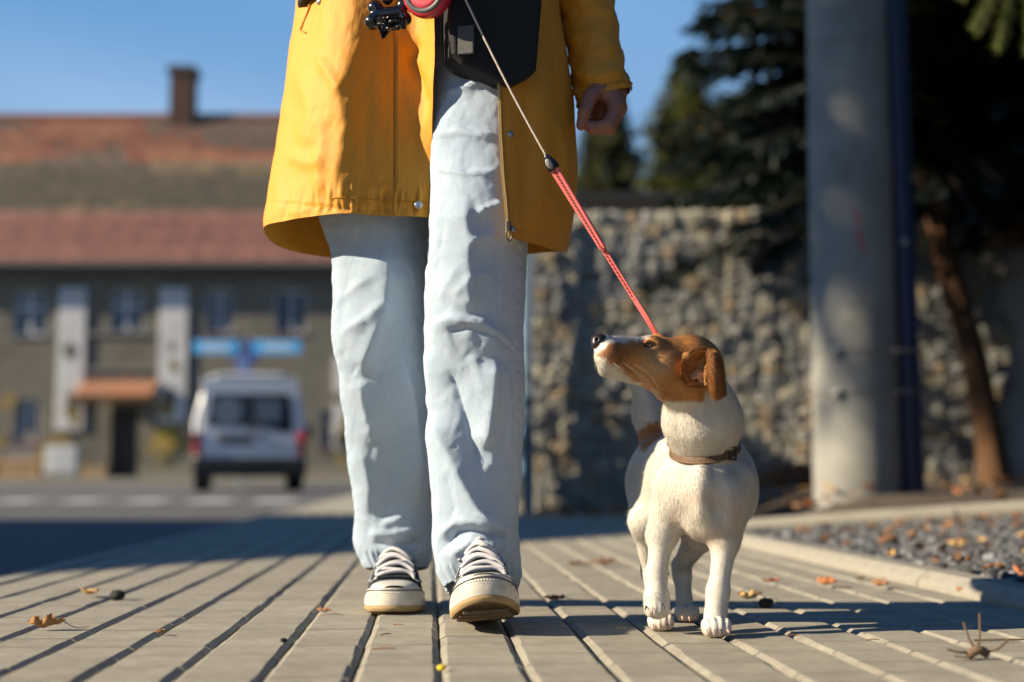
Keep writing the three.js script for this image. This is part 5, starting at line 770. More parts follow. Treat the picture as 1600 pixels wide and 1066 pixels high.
  put('bow', [tube([up(0.5, -0.05, 0.008), up(0.34, -0.045, 0.02), up(0.22, -0.02, 0.012), up(0.2, 0.012, 0.006)], 0.0026, 30, 6), tube([up(0.5, -0.05, 0.008), up(0.7, -0.04, 0.02), up(0.8, -0.02, 0.01)], 0.0026, 30, 6)], laceM);
  // set the shoe down: pivot on the heel
  const e = new THREE.Matrix4().makeRotationFromEuler(new THREE.Euler(-pitch, yaw, roll, 'YXZ')), heel = V(0, 0, L0 + 0.02).applyMatrix4(e), toe = P(px, toePy, D), base = V(toe.x, lift, 0);
  const m = new THREE.Matrix4().makeTranslation(0, 0, 0).multiply(e), tip = V(0, 0, L1).applyMatrix4(e);
  const shift = V(toe.x - tip.x, -heel.y + lift, -D - tip.z);
  const foot = new THREE.Group(); foot.name = 'sneaker'; person.add(foot); if (lab) foot.userData.label = lab;
  for (const [name, geo, mm] of g) { const q = merge(geo).applyMatrix4(m).translate(shift.x, shift.y, shift.z); if (!q.attributes.normal) q.computeVertexNormals(); pm(name, q, mm, foot); }
  const q = merge(dia).applyMatrix4(m).translate(shift.x, shift.y, shift.z); stuff(pm('toe_bumper', q, white, foot));
}
sneaker(616, 962, 2.33, R(4), R(0), R(0), -0.002, 'right sneaker flat on the paving');
sneaker(761, 975, 2.0, R(3), R(6.5), R(3.2), 0.0, 'left sneaker landing on its heel with the toe raised');
// ================================================================ the terrier
const dogAt = P(1095, 990, 2.1).setY(0), dog = group('dog', dogAt); tag(dog, 'white terrier with tan head looking up at the walker, brown collar on', 'dog');
const toDog = (g) => g.translate(-dogAt.x, -dogAt.y, -dogAt.z);
const dm = (name, geo, m, parent = dog) => { const g = Array.isArray(geo) ? merge(geo) : geo; return mesh(name, toDog(g), m, parent); };
{
  const K = 1 / FPX, parts = [];
  const bn = (a, b, ra, rb, k = 0.02) => parts.push([bone(P(...a), P(...b), ra * a[2] * K, rb * b[2] * K), k]);
  const el = (c, rx, ry, rz, rot, k = 0.03) => parts.push([ellip(P(...c), [rx * c[2] * K, ry * c[2] * K, rz], rot), k]);
  // trunk: deep chest, ribs, loin and rump running back to the left
  el([1108, 766, 2.135], 66, 64, 0.085, [0, 0, -0.1], 0.04); el([1108, 780, 2.085], 50, 50, 0.058, null, 0.04); el([1110, 815, 2.09], 30, 25, 0.045, null, 0.035); el([1090, 738, 2.18], 60, 68, 0.085, null, 0.04); el([1048, 740, 2.215], 64, 62, 0.07, null, 0.045);
  el([1147, 752, 2.15], 32, 64, 0.06, [0, 0, 0.14], 0.02); el([1058, 768, 2.11], 26, 48, 0.05, [0, 0, -0.12], 0.02);
  // neck and head
  bn([1106, 720, 2.12], [1097, 655, 2.07], 40, 53, 0.018); bn([1097, 655, 2.07], [1088, 598, 2.045], 55, 42, 0.035);
  el([1078, 566, 2.035], 50, 43, 0.046, [0, 0, -0.12], 0.02); el([1054, 590, 2.02], 42, 38, 0.042, null, 0.02); el([1068, 608, 2.02], 30, 24, 0.034, null, 0.02);
  bn([1030, 563, 2.015], [966, 556, 1.975], 33, 24, 0.02); bn([1010, 552, 2.012], [948, 541, 1.966], 20, 15, 0.014); bn([1020, 588, 2.01], [948, 576, 1.968], 19, 13, 0.014);
  el([952, 556, 1.955], 22, 22, 0.017, null, 0.012); el([938, 533, 1.962], 12, 10, 0.011, null, 0.008);
  el([1022, 537, 1.997], 14, 10, 0.012, [0, 0, -0.4], 0.012); el([1030, 533, 2.045], 14, 11, 0.014, [0, 0, -0.4], 0.012); el([1038, 575, 1.982], 22, 18, 0.012, null, 0.02);
  // fore legs: the right one (left in view) lifted with the wrist bent, the left one planted
  bn([1052, 764, 2.1], [1035, 835, 2.1], 29, 23, 0.016); bn([1035, 835, 2.1], [1025, 900, 2.075], 19, 14.5, 0.015); bn([1025, 900, 2.075], [1026, 935, 2.05], 16, 17, 0.012); bn([1026, 935, 2.05], [1026, 950, 2.05], 17.5, 14, 0.01);
  bn([1145, 752, 2.09], [1133, 845, 2.07], 32, 22, 0.016); bn([1133, 845, 2.07], [1122, 925, 2.045], 18.5, 14.5, 0.015); bn([1122, 925, 2.045], [1118, 965, 2.03], 16.5, 18, 0.012);
  // hind legs
  bn([1022, 765, 2.22], [1010, 815, 2.17], 38, 25, 0.03); bn([1010, 815, 2.17], [1017, 895, 2.2], 22, 13, 0.015); bn([1017, 895, 2.2], [1030, 960, 2.13], 12, 13, 0.012);
  bn([1085, 775, 2.24], [1094, 835, 2.2], 40, 25, 0.03); bn([1094, 835, 2.2], [1065, 884, 2.28], 23, 13, 0.015); bn([1065, 884, 2.28], [1066, 900, 2.285], 13.5, 12.5, 0.01); bn([1066, 900, 2.285], [1070, 945, 2.25], 11.5, 13, 0.012);
  // tail carried high behind the throat
  bn([1030, 700, 2.26], [1014, 650, 2.28], 25, 22, 0.03); bn([1014, 650, 2.28], [998, 595, 2.28], 21, 14, 0.02);
  el([1094, 768, 2.045], 15, 34, 0.02, null, 0.022);                                          // breast bone
  // paws: four toes each
  const paw = (px, py, D, w, h, fwd) => { for (const [k, t] of [[-1.5, 0.9], [-0.5, 1.05], [0.5, 1.05], [1.5, 0.9]]) parts.push([ellip(P(px + k * w * 0.5, py - h * 0.55, D - fwd * (1.15 - 0.15 * Math.abs(k))), [w * 0.33 * D * K * t, h * 0.55 * D * K * t, 0.0155], [0.25, k * -0.12, 0]), 0.0045]); parts.push([ellip(P(px, py - h * 0.6, D + 0.004), [w * 0.8 * D * K, h * 0.62 * D * K, 0.017]), 0.008]); };
  paw(1120, 995, 2.02, 22, 26, 0.012); paw(1033, 985, 2.105, 19, 22, 0.012); paw(1074, 971, 2.235, 18, 22, 0.012); paw(1027, 965, 2.05, 18, 28, 0.006);
  const f0 = (x, y, z) => { let d = 9; for (let i = 0; i < parts.length; i++) { const g = parts[i][0](x, y, z); d = smin(d, g, parts[i][1]); } return d; };
  // carve the mouth line, the eye pit, the throat furrow
  const mouth = P(944, 573, 1.95), m2 = P(985, 588, 1.965), eyeP = P(1011, 538, 1.985);
  const cut = [bone(P(932, 565, 1.95), P(950, 577, 1.948), 0.0012, 0.0012), bone(P(950, 577, 1.948), P(984, 589, 1.968), 0.0012, 0.0008)], pit = bone(P(1004, 539, 1.982), P(1018, 536, 1.98), 0.005, 0.005), nst = bone(P(931, 532, 1.945), P(933, 533, 1.955), 0.0022, 0.002);
  const hol1 = ellip(P(1066, 806, 2.022), [0.012, 0.03, 0.02], [0, 0, -0.2]), hol2 = ellip(P(1126, 800, 2.012), [0.012, 0.032, 0.02], [0, 0, 0.25]);
  const f = (x, y, z) => { let d = f0(x, y, z); for (const c of cut) d = smax(d, -c(x, y, z), 0.003); d = smax(d, -pit(x, y, z), 0.006); d = smax(d, -hol1(x, y, z), 0.022); d = smax(d, -hol2(x, y, z), 0.022); return smax(d, -nst(x, y, z), 0.002); };
  // marking: tan head and back patch on white, as a function of place
  const lineY = (pts) => (X) => { for (let i = 0; i < pts.length - 1; i++) if (X <= pts[i + 1][0]) return lerp(pts[i][1], pts[i + 1][1], clamp((X - pts[i][0]) / (pts[i + 1][0] - pts[i][0]), 0, 1)); return pts[pts.length - 1][1]; };
  const W3 = (px, py, D = 2.0) => { const p = P(px, py, D); return [p.x, p.y]; };
  const jaw = lineY([[920, 556], [932, 560], [948, 571], [975, 587], [1000, 603], [1030, 618], [1052, 632], [1075, 637], [1092, 634], [1100, 618], [1112, 600], [1140, 585], [1180, 580]].map(([a, b]) => W3(a, b))), blaze = lineY([[920, 560], [938, 552], [950, 542], [975, 538], [1000, 535], [1012, 528], [1020, 515]].map(([a, b]) => W3(a, b)));
  const nose = P(937, 532, 1.962), tailB = P(1028, 690, 2.27), headC = P(1040, 575, 2.0);
  const tanC = [0.52, 0.225, 0.06], whiteC = [0.71, 0.665, 0.585];
  function colour(x, y, z) {
    const n1 = 0.004 * noise(x * 90, y * 90, z * 90) + 0.003 * noise(x * 260, y * 260, z * 260), n2 = noise(x * 60, y * 60, z * 60);
    const dn = Math.hypot(x - nose.x, y - nose.y, z - nose.z) + n1 * 0.3;
    if (dn < 0.0118 && x < nose.x + 0.0065) return [0.012, 0.01, 0.012, 1];
    let b = 0; if (y > 0.33 && z > -2.15) b = sstep(-0.003, 0.003, y - jaw(x) + n1) * (x < W3(1012, 0)[0] ? sstep(0.003, -0.004, y - blaze(x) + n1) : 1);
    const dt = Math.hypot(x - tailB.x, y - tailB.y); if (z < -2.17) b = Math.max(b, sstep(0.036, 0.031, dt + n1));
    const sh = 1 + 0.18 * n2 + 0.12 * noise(x * 400, y * 120, z * 200); let c = whiteC.map((w, k) => lerp(w * (1 + 0.04 * n2), tanC[k] * sh, b));
    if (b > 0.5) { // darker muzzle spots, paler cheek, dark behind the brow
      const sp = Math.hypot(x - P(952, 555, 1.96).x, y - P(952, 555, 1.96).y); if (sp < 0.034 && n2 > -0.15) c = c.map((v, k) => lerp(v, [0.16, 0.06, 0.025][k], 0.55 * sstep(0.034, 0.012, sp)));
      const ck = Math.hypot(x - P(1020, 570, 1.98).x, (y - P(1020, 570, 1.98).y)); c = c.map((v, k) => lerp(v, [0.66, 0.4, 0.19][k], 0.65 * sstep(0.036, 0.008, ck)));
    } else if (y < 0.2 && z > -2.2 && Math.abs(x - P(1105, 790, 2.03).x) < 0.05 && y > 0.12) c = c.map((v, k) => lerp(v, [0.62, 0.44, 0.38][k], 0.35 * sstep(0.1, 0.5, noise(x * 30, y * 30, 2) + 0.35)));   // thin fur on the chest, pink skin shows
    if (y < 0.024) c = c.map((v, k) => lerp(v, [0.55, 0.36, 0.29][k], 0.5 * sstep(0.02, 0.006, y) + 0.15 * n2));
    return [...c, b];
  }
  const bodyG = sdfMesh(f, [P(915, 0, 1.95).x - 0.01, -0.002, -2.52], [P(1200, 0, 2.1).x + 0.03, P(0, 505, 2.05).y + 0.02, -1.92], 0.0032, 2);
  const p = bodyG.clone().attributes.position, col = new Float32Array(p.count * 3); for (let i = 0; i < p.count; i++) { const c = colour(p.getX(i), p.getY(i), p.getZ(i)); col.set(c.slice(0, 3), i * 3); }
  bodyG.setAttribute('color', new THREE.BufferAttribute(col, 3));
  const coatGeo = bodyG.clone();
  dm('body', bodyG, mat([1, 1, 1], 0.75, { vertexColors: true, sheen: 0.3, sheenColor: C(1, 0.95, 0.9), sheenRoughness: 0.5 }));
  const grid = (rowsOf, D) => { const R_ = rowsOf.map((r) => r.map(([x, y, d]) => P(x, y, D + d))); const at = (i, j) => R_[clamp(j, 0, R_.length - 1)][clamp(i, 0, R_[0].length - 1)]; const ev = (u, v) => { const fi = u * (R_[0].length - 1), fj = v * (R_.length - 1), i = Math.min(R_[0].length - 2, Math.floor(fi)), j = Math.min(R_.length - 2, Math.floor(fj)), s = fi - i, q = fj - j, out = []; for (const k of ['x', 'y', 'z']) { const rw = [-1, 0, 1, 2].map((b) => cr(...[-1, 0, 1, 2].map((a) => at(i + a, j + b)[k]), s)); out.push(cr(...rw, q)); } return V(...out); }; return ev; };
  const cup = grid([ // top edge to bottom: the open inside of the ear
    [[1069, 557, -0.012], [1078, 550, -0.02], [1090, 546, -0.024], [1103, 545, -0.026], [1114, 550, -0.026]],
    [[1064, 568, -0.017], [1073, 566, -0.006], [1086, 563, -0.003], [1100, 559, -0.008], [1116, 559, -0.028]],
    [[1063, 579, -0.019], [1072, 580, -0.004], [1087, 580, 0.002], [1100, 576, -0.004], [1112, 572, -0.025]],
    [[1066, 591, -0.018], [1076, 592, -0.005], [1087, 592, 0.0], [1098, 590, -0.004], [1106, 586, -0.018]],
    [[1074, 601, -0.012], [1082, 603, -0.009], [1090, 603, -0.007], [1098, 603, -0.008], [1104, 601, -0.012]]], 1.985);
  const flap = grid([ // the flap hangs from the fold, tip down
    [[1100, 545, -0.014], [1108, 546, -0.024], [1116, 551, -0.026], [1123, 559, -0.016], [1126, 568, 0.0]],
    [[1108, 562, -0.02], [1113, 564, -0.03], [1119, 568, -0.031], [1125, 575, -0.022], [1128, 582, -0.006]],
    [[1106, 580, -0.016], [1112, 583, -0.029], [1119, 587, -0.032], [1126, 592, -0.025], [1130, 597, -0.01]],
    [[1108, 598, -0.01], [1113, 602, -0.024], [1119, 606, -0.028], [1126, 608, -0.022], [1131, 610, -0.012]],
    [[1112, 616, -0.008], [1115, 619, -0.018], [1120, 621, -0.021], [1126, 618, -0.018], [1131, 614, -0.012]]], 1.985);
  // short coat of hair all over
  reseed(99); const hp = [], hn = [], hc = [], idx = coatGeo.index, A = V(), B = V(), Cc = V(), N = V(), nrm = coatGeo.attributes.normal;
  const tri = idx.count / 3, area = new Float32Array(tri); let tot = 0; for (let t = 0; t < tri; t++) { A.fromBufferAttribute(p, idx.getX(t * 3)); B.fromBufferAttribute(p, idx.getX(t * 3 + 1)); Cc.fromBufferAttribute(p, idx.getX(t * 3 + 2)); tot += B.sub(A).cross(Cc.sub(A)).length(); area[t] = tot; }
  const NH = 215000; let t = 0;
  for (let h = 0; h < NH; h++) {
    const target = (h + rnd()) / NH * tot; while (t < tri - 1 && area[t] < target) t++;
    let u = rnd(), v = rnd(); if (u + v > 1) { u = 1 - u; v = 1 - v; }
    const i0 = idx.getX(t * 3), i1 = idx.getX(t * 3 + 1), i2 = idx.getX(t * 3 + 2); const o = V().fromBufferAttribute(p, i0).multiplyScalar(1 - u - v).addScaledVector(A.fromBufferAttribute(p, i1), u).addScaledVector(A.fromBufferAttribute(p, i2), v);
    N.fromBufferAttribute(nrm, i0).multiplyScalar(1 - u - v).addScaledVector(A.fromBufferAttribute(nrm, i1), u).addScaledVector(A.fromBufferAttribute(nrm, i2), v).normalize();
    const c = colour(o.x, o.y, o.z); if (c[0] < 0.03) continue; if (Math.hypot(o.x - eyeP.x, o.y - eyeP.y) < 0.0085 && o.z > -2.0) continue;
    const head = o.y > 0.345 && o.z > -2.13, legz = o.y < 0.13; let flow = head ? V(o.x - nose.x, (o.y - nose.y) * 0.6 - 0.02, -0.03).normalize() : legz ? V(0, -1, -0.15) : V(0.05 * noise(o.x * 20, o.y * 20), -0.8, -0.5);
    flow.add(V(noise(o.x * 45, o.y * 45, o.z * 45), noise(o.y * 45, o.z * 45, 3), noise(o.z * 45, o.x * 45, 7)).multiplyScalar(0.45)).addScaledVector(N, -flow.dot(N)).normalize();
    const chest = !head && !legz && N.z > 0.3 && o.y < 0.27 && o.y > 0.14 ? 1.25 : 1, chin = head && c[3] < 0.5 && o.y < jaw(o.x) ? 1.15 : 1;
    const L0 = (head ? 0.005 : legz ? 0.0045 : 0.0065) * chest * chin * rr(0.6, 1.3) * (o.y < 0.03 ? 0.5 : 1), guard = rnd() < 0.025 ? 1.6 : 1, lift = rr(0.12, 0.4) * (guard > 1 ? 1.5 : 1), w = rr(0.00016, 0.00026), L = L0 * guard, side = flow.clone().cross(N).normalize();
    const q0 = o.clone().addScaledVector(N, -0.0004), q1 = o.clone().addScaledVector(flow, L * 0.5).addScaledVector(N, L * 0.5 * lift), q2 = o.clone().addScaledVector(flow, L).addScaledVector(N, L * lift * 0.75);
    const a = q0.clone().addScaledVector(side, w), b = q0.clone().addScaledVector(side, -w), d = q1.clone().addScaledVector(side, w * 0.8), e = q1.clone().addScaledVector(side, -w * 0.8), br = c[3] > 0.5 ? rr(0.55, 1.35) : rr(0.84, 1.08) * (1 + 0.1 * noise(o.x * 120, o.y * 50, o.z * 120)), nn = N.clone().addScaledVector(flow, 0.25).addScaledVector(side, rr(-0.2, 0.2)).normalize();
    for (const q of [a, e, b, a, d, e, d, q2, e]) { hp.push(q.x, q.y, q.z); hn.push(nn.x, nn.y, nn.z); hc.push(c[0] * br, c[1] * br, c[2] * br); }
  }
  const hairOn = (geo, n, L0, flowF, cols) => { const gp = geo.attributes.position, gn = geo.attributes.normal, gi = geo.index, nt = gi.count / 3; for (let h = 0; h < n; h++) { const tt = Math.floor(rnd() * nt), u = rnd() * 0.6, v = rnd() * 0.4, i0 = gi.getX(tt * 3), i1 = gi.getX(tt * 3 + 1), i2 = gi.getX(tt * 3 + 2), o = V().fromBufferAttribute(gp, i0).multiplyScalar(1 - u - v).addScaledVector(A.fromBufferAttribute(gp, i1), u).addScaledVector(A.fromBufferAttribute(gp, i2), v); N.fromBufferAttribute(gn, i0); const fl = flowF(o).add(V(rr(-0.4, 0.4), rr(-0.4, 0.4), rr(-0.4, 0.4))).addScaledVector(N, 0); fl.addScaledVector(N, -fl.dot(N)).normalize(); const L = L0 * rr(0.6, 1.4), sd = fl.clone().cross(N).normalize(), w = 0.0003, q1 = o.clone().addScaledVector(fl, L * 0.5).addScaledVector(N, L * 0.22), q2 = o.clone().addScaledVector(fl, L).addScaledVector(N, L * 0.3), a = o.clone().addScaledVector(sd, w), b = o.clone().addScaledVector(sd, -w), d = q1.clone().addScaledVector(sd, w), e = q1.clone().addScaledVector(sd, -w), cc2 = cols[Math.floor(rnd() * cols.length)], nn = N.clone().addScaledVector(fl, 0.25).normalize(); for (const q of [a, e, b, a, d, e, d, q2, e]) { hp.push(q.x, q.y, q.z); hn.push(nn.x, nn.y, nn.z); hc.push(...cc2); } } };
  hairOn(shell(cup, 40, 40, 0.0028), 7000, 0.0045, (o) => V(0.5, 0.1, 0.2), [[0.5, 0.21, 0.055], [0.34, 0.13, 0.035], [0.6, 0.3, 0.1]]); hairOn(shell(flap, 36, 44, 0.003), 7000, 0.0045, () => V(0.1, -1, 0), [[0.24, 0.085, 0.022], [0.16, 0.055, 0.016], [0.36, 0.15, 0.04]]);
  const hg = new THREE.BufferGeometry(); hg.setAttribute('position', new THREE.Float32BufferAttribute(hp, 3)); hg.setAttribute('normal', new THREE.Float32BufferAttribute(hn, 3)); hg.setAttribute('color', new THREE.Float32BufferAttribute(hc, 3));
  stuff(dm('fur', hg, mat([1, 1, 1], 0.6, { vertexColors: true, side: THREE.DoubleSide })));
  // whiskers, eye, nose, claws
  const wk = []; for (let k = 0; k < 7; k++) { const a = P(950 + 4 * k, 560 + 3 * (k % 3), 1.948); wk.push(tube([a, a.clone().add(V(0.012 + 0.004 * k, -0.012 - 0.002 * k, 0.012)), a.clone().add(V(0.03 + 0.003 * k, -0.03 - 0.003 * k, 0.018))], (q) => 0.0004 * (1 - 0.8 * q), 8, 4)); }
  stuff(dm('whiskers', wk, mat([0.3, 0.25, 0.2], 0.6)));
  const ec = P(1011, 539, 1.9895); const eye = dm('eye', new THREE.SphereGeometry(0.0085, 24, 18).scale(1.1, 0.8, 1).translate(ec.x, ec.y, ec.z), mat([0.02, 0.01, 0.008], 0.05, { clearcoat: 1 }));
  const lid = (a, b, c2, r) => tube([P(...a), P(...b), P(...c2)], r, 16, 8); dm('eyelid', [lid([1001, 541, 1.987], [1011, 533.5, 1.981], [1021, 536, 1.984], 0.0022)], mat([0.3, 0.12, 0.04], 0.8), eye); dm('eyelid', [lid([1001, 541, 1.987], [1011, 544, 1.981], [1021, 537, 1.984], 0.0018)], mat([0.12, 0.06, 0.035], 0.7), eye);
  const np = P(936, 532, 1.958); dm('nose', sdfMesh((x, y, z) => { let d = smin(ellip(np, [0.0115, 0.0098, 0.0115], [0, 0, 0.25])(x, y, z), ellip(V(np.x - 0.005, np.y - 0.006, np.z + 0.002), [0.006, 0.006, 0.008])(x, y, z), 0.004); d = smax(d, -bone(P(931, 530, 1.944), P(934, 531, 1.953), 0.0026, 0.0018)(x, y, z), 0.002); return d; }, [np.x - 0.016, np.y - 0.016, np.z - 0.016], [np.x + 0.016, np.y + 0.016, np.z + 0.016], 0.0011), mat([0.018, 0.013, 0.015], 0.35, { bumpMap: rep(TX.fine, 3), bumpScale: 0.0004 }));
  const claw = (px, py, D, dx, L = 0.0055, dark = true) => { const a = P(px, py, D); return tube([a, a.clone().add(V(dx * 0.4, -L * 0.3, L * 0.7)), a.clone().add(V(dx * 0.6, -L, L * 0.9))], (q) => 0.0018 * (1 - 0.75 * q), 8, 7); };
  const cl = mat([0.02, 0.016, 0.016], 0.35), pk = mat([0.5, 0.34, 0.29], 0.5);
  for (const [x, y, D, dx, m] of [[1041, 893, 2.06, 0.006, cl], [1010, 948, 2.035, -0.003, cl], [1036, 945, 2.024, 0.003, cl], [1022, 955, 2.024, 0, pk], [1104, 984, 1.985, 0, pk], [1115, 985, 1.978, 0, pk], [1126, 985, 1.978, 0.001, cl], [1137, 985, 1.985, 0.002, pk], [1020, 976, 2.07, 0, pk], [1030, 977, 2.066, 0, pk], [1042, 976, 2.07, 0.002, cl], [1066, 964, 2.2, 0, pk], [1077, 965, 2.2, 0, pk], [1086, 963, 2.2, 0.002, cl]]) dm('claw', claw(x, y, D, dx), m);
  // ears: the near one folded over and turned open, the far one showing its fold above the skull
  const earM = (c) => mat(c, 0.8, { side: THREE.DoubleSide, bumpMap: rep(TX.fine, 6), bumpScale: 0.0015 });
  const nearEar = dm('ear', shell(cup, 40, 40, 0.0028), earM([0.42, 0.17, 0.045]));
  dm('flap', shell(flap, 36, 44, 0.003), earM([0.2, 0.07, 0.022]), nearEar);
  const lum = [[1086, 585, 5], [1092, 588, 5], [1080, 588, 4], [1097, 582, 5], [1090, 580, 4], [1094, 594, 4]].map(([x, y, r]) => bone(P(x, y, 1.981), P(x + 3, y + 3, 1.976), r * 0.0009, r * 0.0007)); const lc = P(1090, 586, 1.979);
  dm('inner_ear', sdfMesh((x, y, z) => { let d = 9; for (const g of lum) d = smin(d, g(x, y, z), 0.003); return d; }, [lc.x - 0.025, lc.y - 0.022, lc.z - 0.016], [lc.x + 0.025, lc.y + 0.022, lc.z + 0.016], 0.0014), mat([0.55, 0.27, 0.13], 0.7), nearEar);
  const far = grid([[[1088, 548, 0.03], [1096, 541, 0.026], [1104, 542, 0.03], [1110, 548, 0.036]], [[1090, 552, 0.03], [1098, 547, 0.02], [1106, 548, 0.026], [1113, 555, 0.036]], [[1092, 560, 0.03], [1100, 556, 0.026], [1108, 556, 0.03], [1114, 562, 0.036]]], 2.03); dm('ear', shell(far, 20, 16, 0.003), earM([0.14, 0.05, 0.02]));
  // collar: a leather band round the foot of the neck, buckle on the right
  const cc = P(1103, 698, 2.105), pts = []; for (let k = 0; k < 40; k++) { const a = k / 40 * 6.2832, dir = V(Math.cos(a), 0.13 * Math.cos(a) - 0.3 * Math.sin(a), Math.sin(a)); let r = 0.02; const s = dir.clone(); for (let it = 0; it < 60; it++) { const q = cc.clone().addScaledVector(s, r); const d = f0(q.x, q.y, q.z); if (Math.abs(d) < 0.0003) break; r -= d * 0.8; r = clamp(r, 0.02, lerp(0.075, 0.062, sstep(-0.15, -0.75, Math.cos(a)))); } pts.push(cc.clone().addScaledVector(s, r + 0.0022)); }
  const loop = new THREE.CatmullRomCurve3(pts, true), leather = mat([0.11, 0.055, 0.022], 0.55, { bumpMap: rep(TX.fine, 20, 2), bumpScale: 0.0008 });
  const bandF = (hh, e) => (u, v) => { const q = loop.getPointAt((u + 1) % 1), o = q.clone().sub(cc); o.y -= 0.13 * o.x - 0.3 * o.z; const out = V(o.x, 0, o.z).normalize(); const a = v * 2 * Math.PI, ca = Math.cos(a), sa = Math.sin(a), ex = Math.sign(sa) * Math.pow(Math.abs(sa), 0.5), ec2 = Math.sign(ca) * Math.pow(Math.abs(ca), 0.6); return q.addScaledVector(out, e + 0.0016 * ec2).add(V(-out.x * 0.12 * hh * ex, hh * ex, -out.z * 0.12 * hh * ex)); };
  const cg = shell(bandF(0.0068, 0.0008), 160, 16, 0.001, { closedU: true, both: false, uvScale: [0.4, 0.03] }); const collar = dm('collar', cg, (leather.side = THREE.DoubleSide, leather));
  const st = []; for (const s of [-0.7, 0.7]) { const l = []; for (let i = 0; i < 120; i++) l.push(bandF(0.0068 * Math.abs(s), 0.0024)(i / 120, s > 0 ? 0.25 : 0.75)); st.push(tube(l, 0.0004, 240, 4, true)); } dm('stitching', st, mat([0.3, 0.2, 0.1], 0.8), collar);
  const kb = 0.965 * 40, bp = P(1144, 690, 2.048); const bu = loop.getPointAt(bestU(loop, bp)), bo = bu.clone().sub(cc).setY(0).normalize(), bq = new THREE.Quaternion().setFromUnitVectors(V(0, 0, 1), bo);
  const frame = new THREE.TorusGeometry(0.0105, 0.0019, 10, 4).rotateZ(Math.PI / 4).scale(0.85, 1.15, 1); frame.applyQuaternion(bq); const pin = rbox(0.012, 0.0022, 0.0022, 0.0008, 0, 0, 0.0015, 1); pin.applyQuaternion(bq); const keep = rbox(0.0055, 0.0165, 0.004, 0.001, -0.012, -0.001, 0.0005, 1); keep.applyQuaternion(bq);
  const bc = bu.clone().addScaledVector(bo, 0.004); dm('buckle', [frame.translate(bc.x, bc.y, bc.z), pin.translate(bc.x, bc.y, bc.z)], mat([0.06, 0.05, 0.045], 0.4, { metalness: 0.7 }), collar); dm('keeper', keep.translate(bc.x, bc.y, bc.z), leather, collar);
}
function bestU(c, p) { let b = 0, bd = 9; for (let i = 0; i < 400; i++) { const d = c.getPointAt(i / 400).distanceTo(p); if (d < bd) { bd = d; b = i / 400; } } return b; }
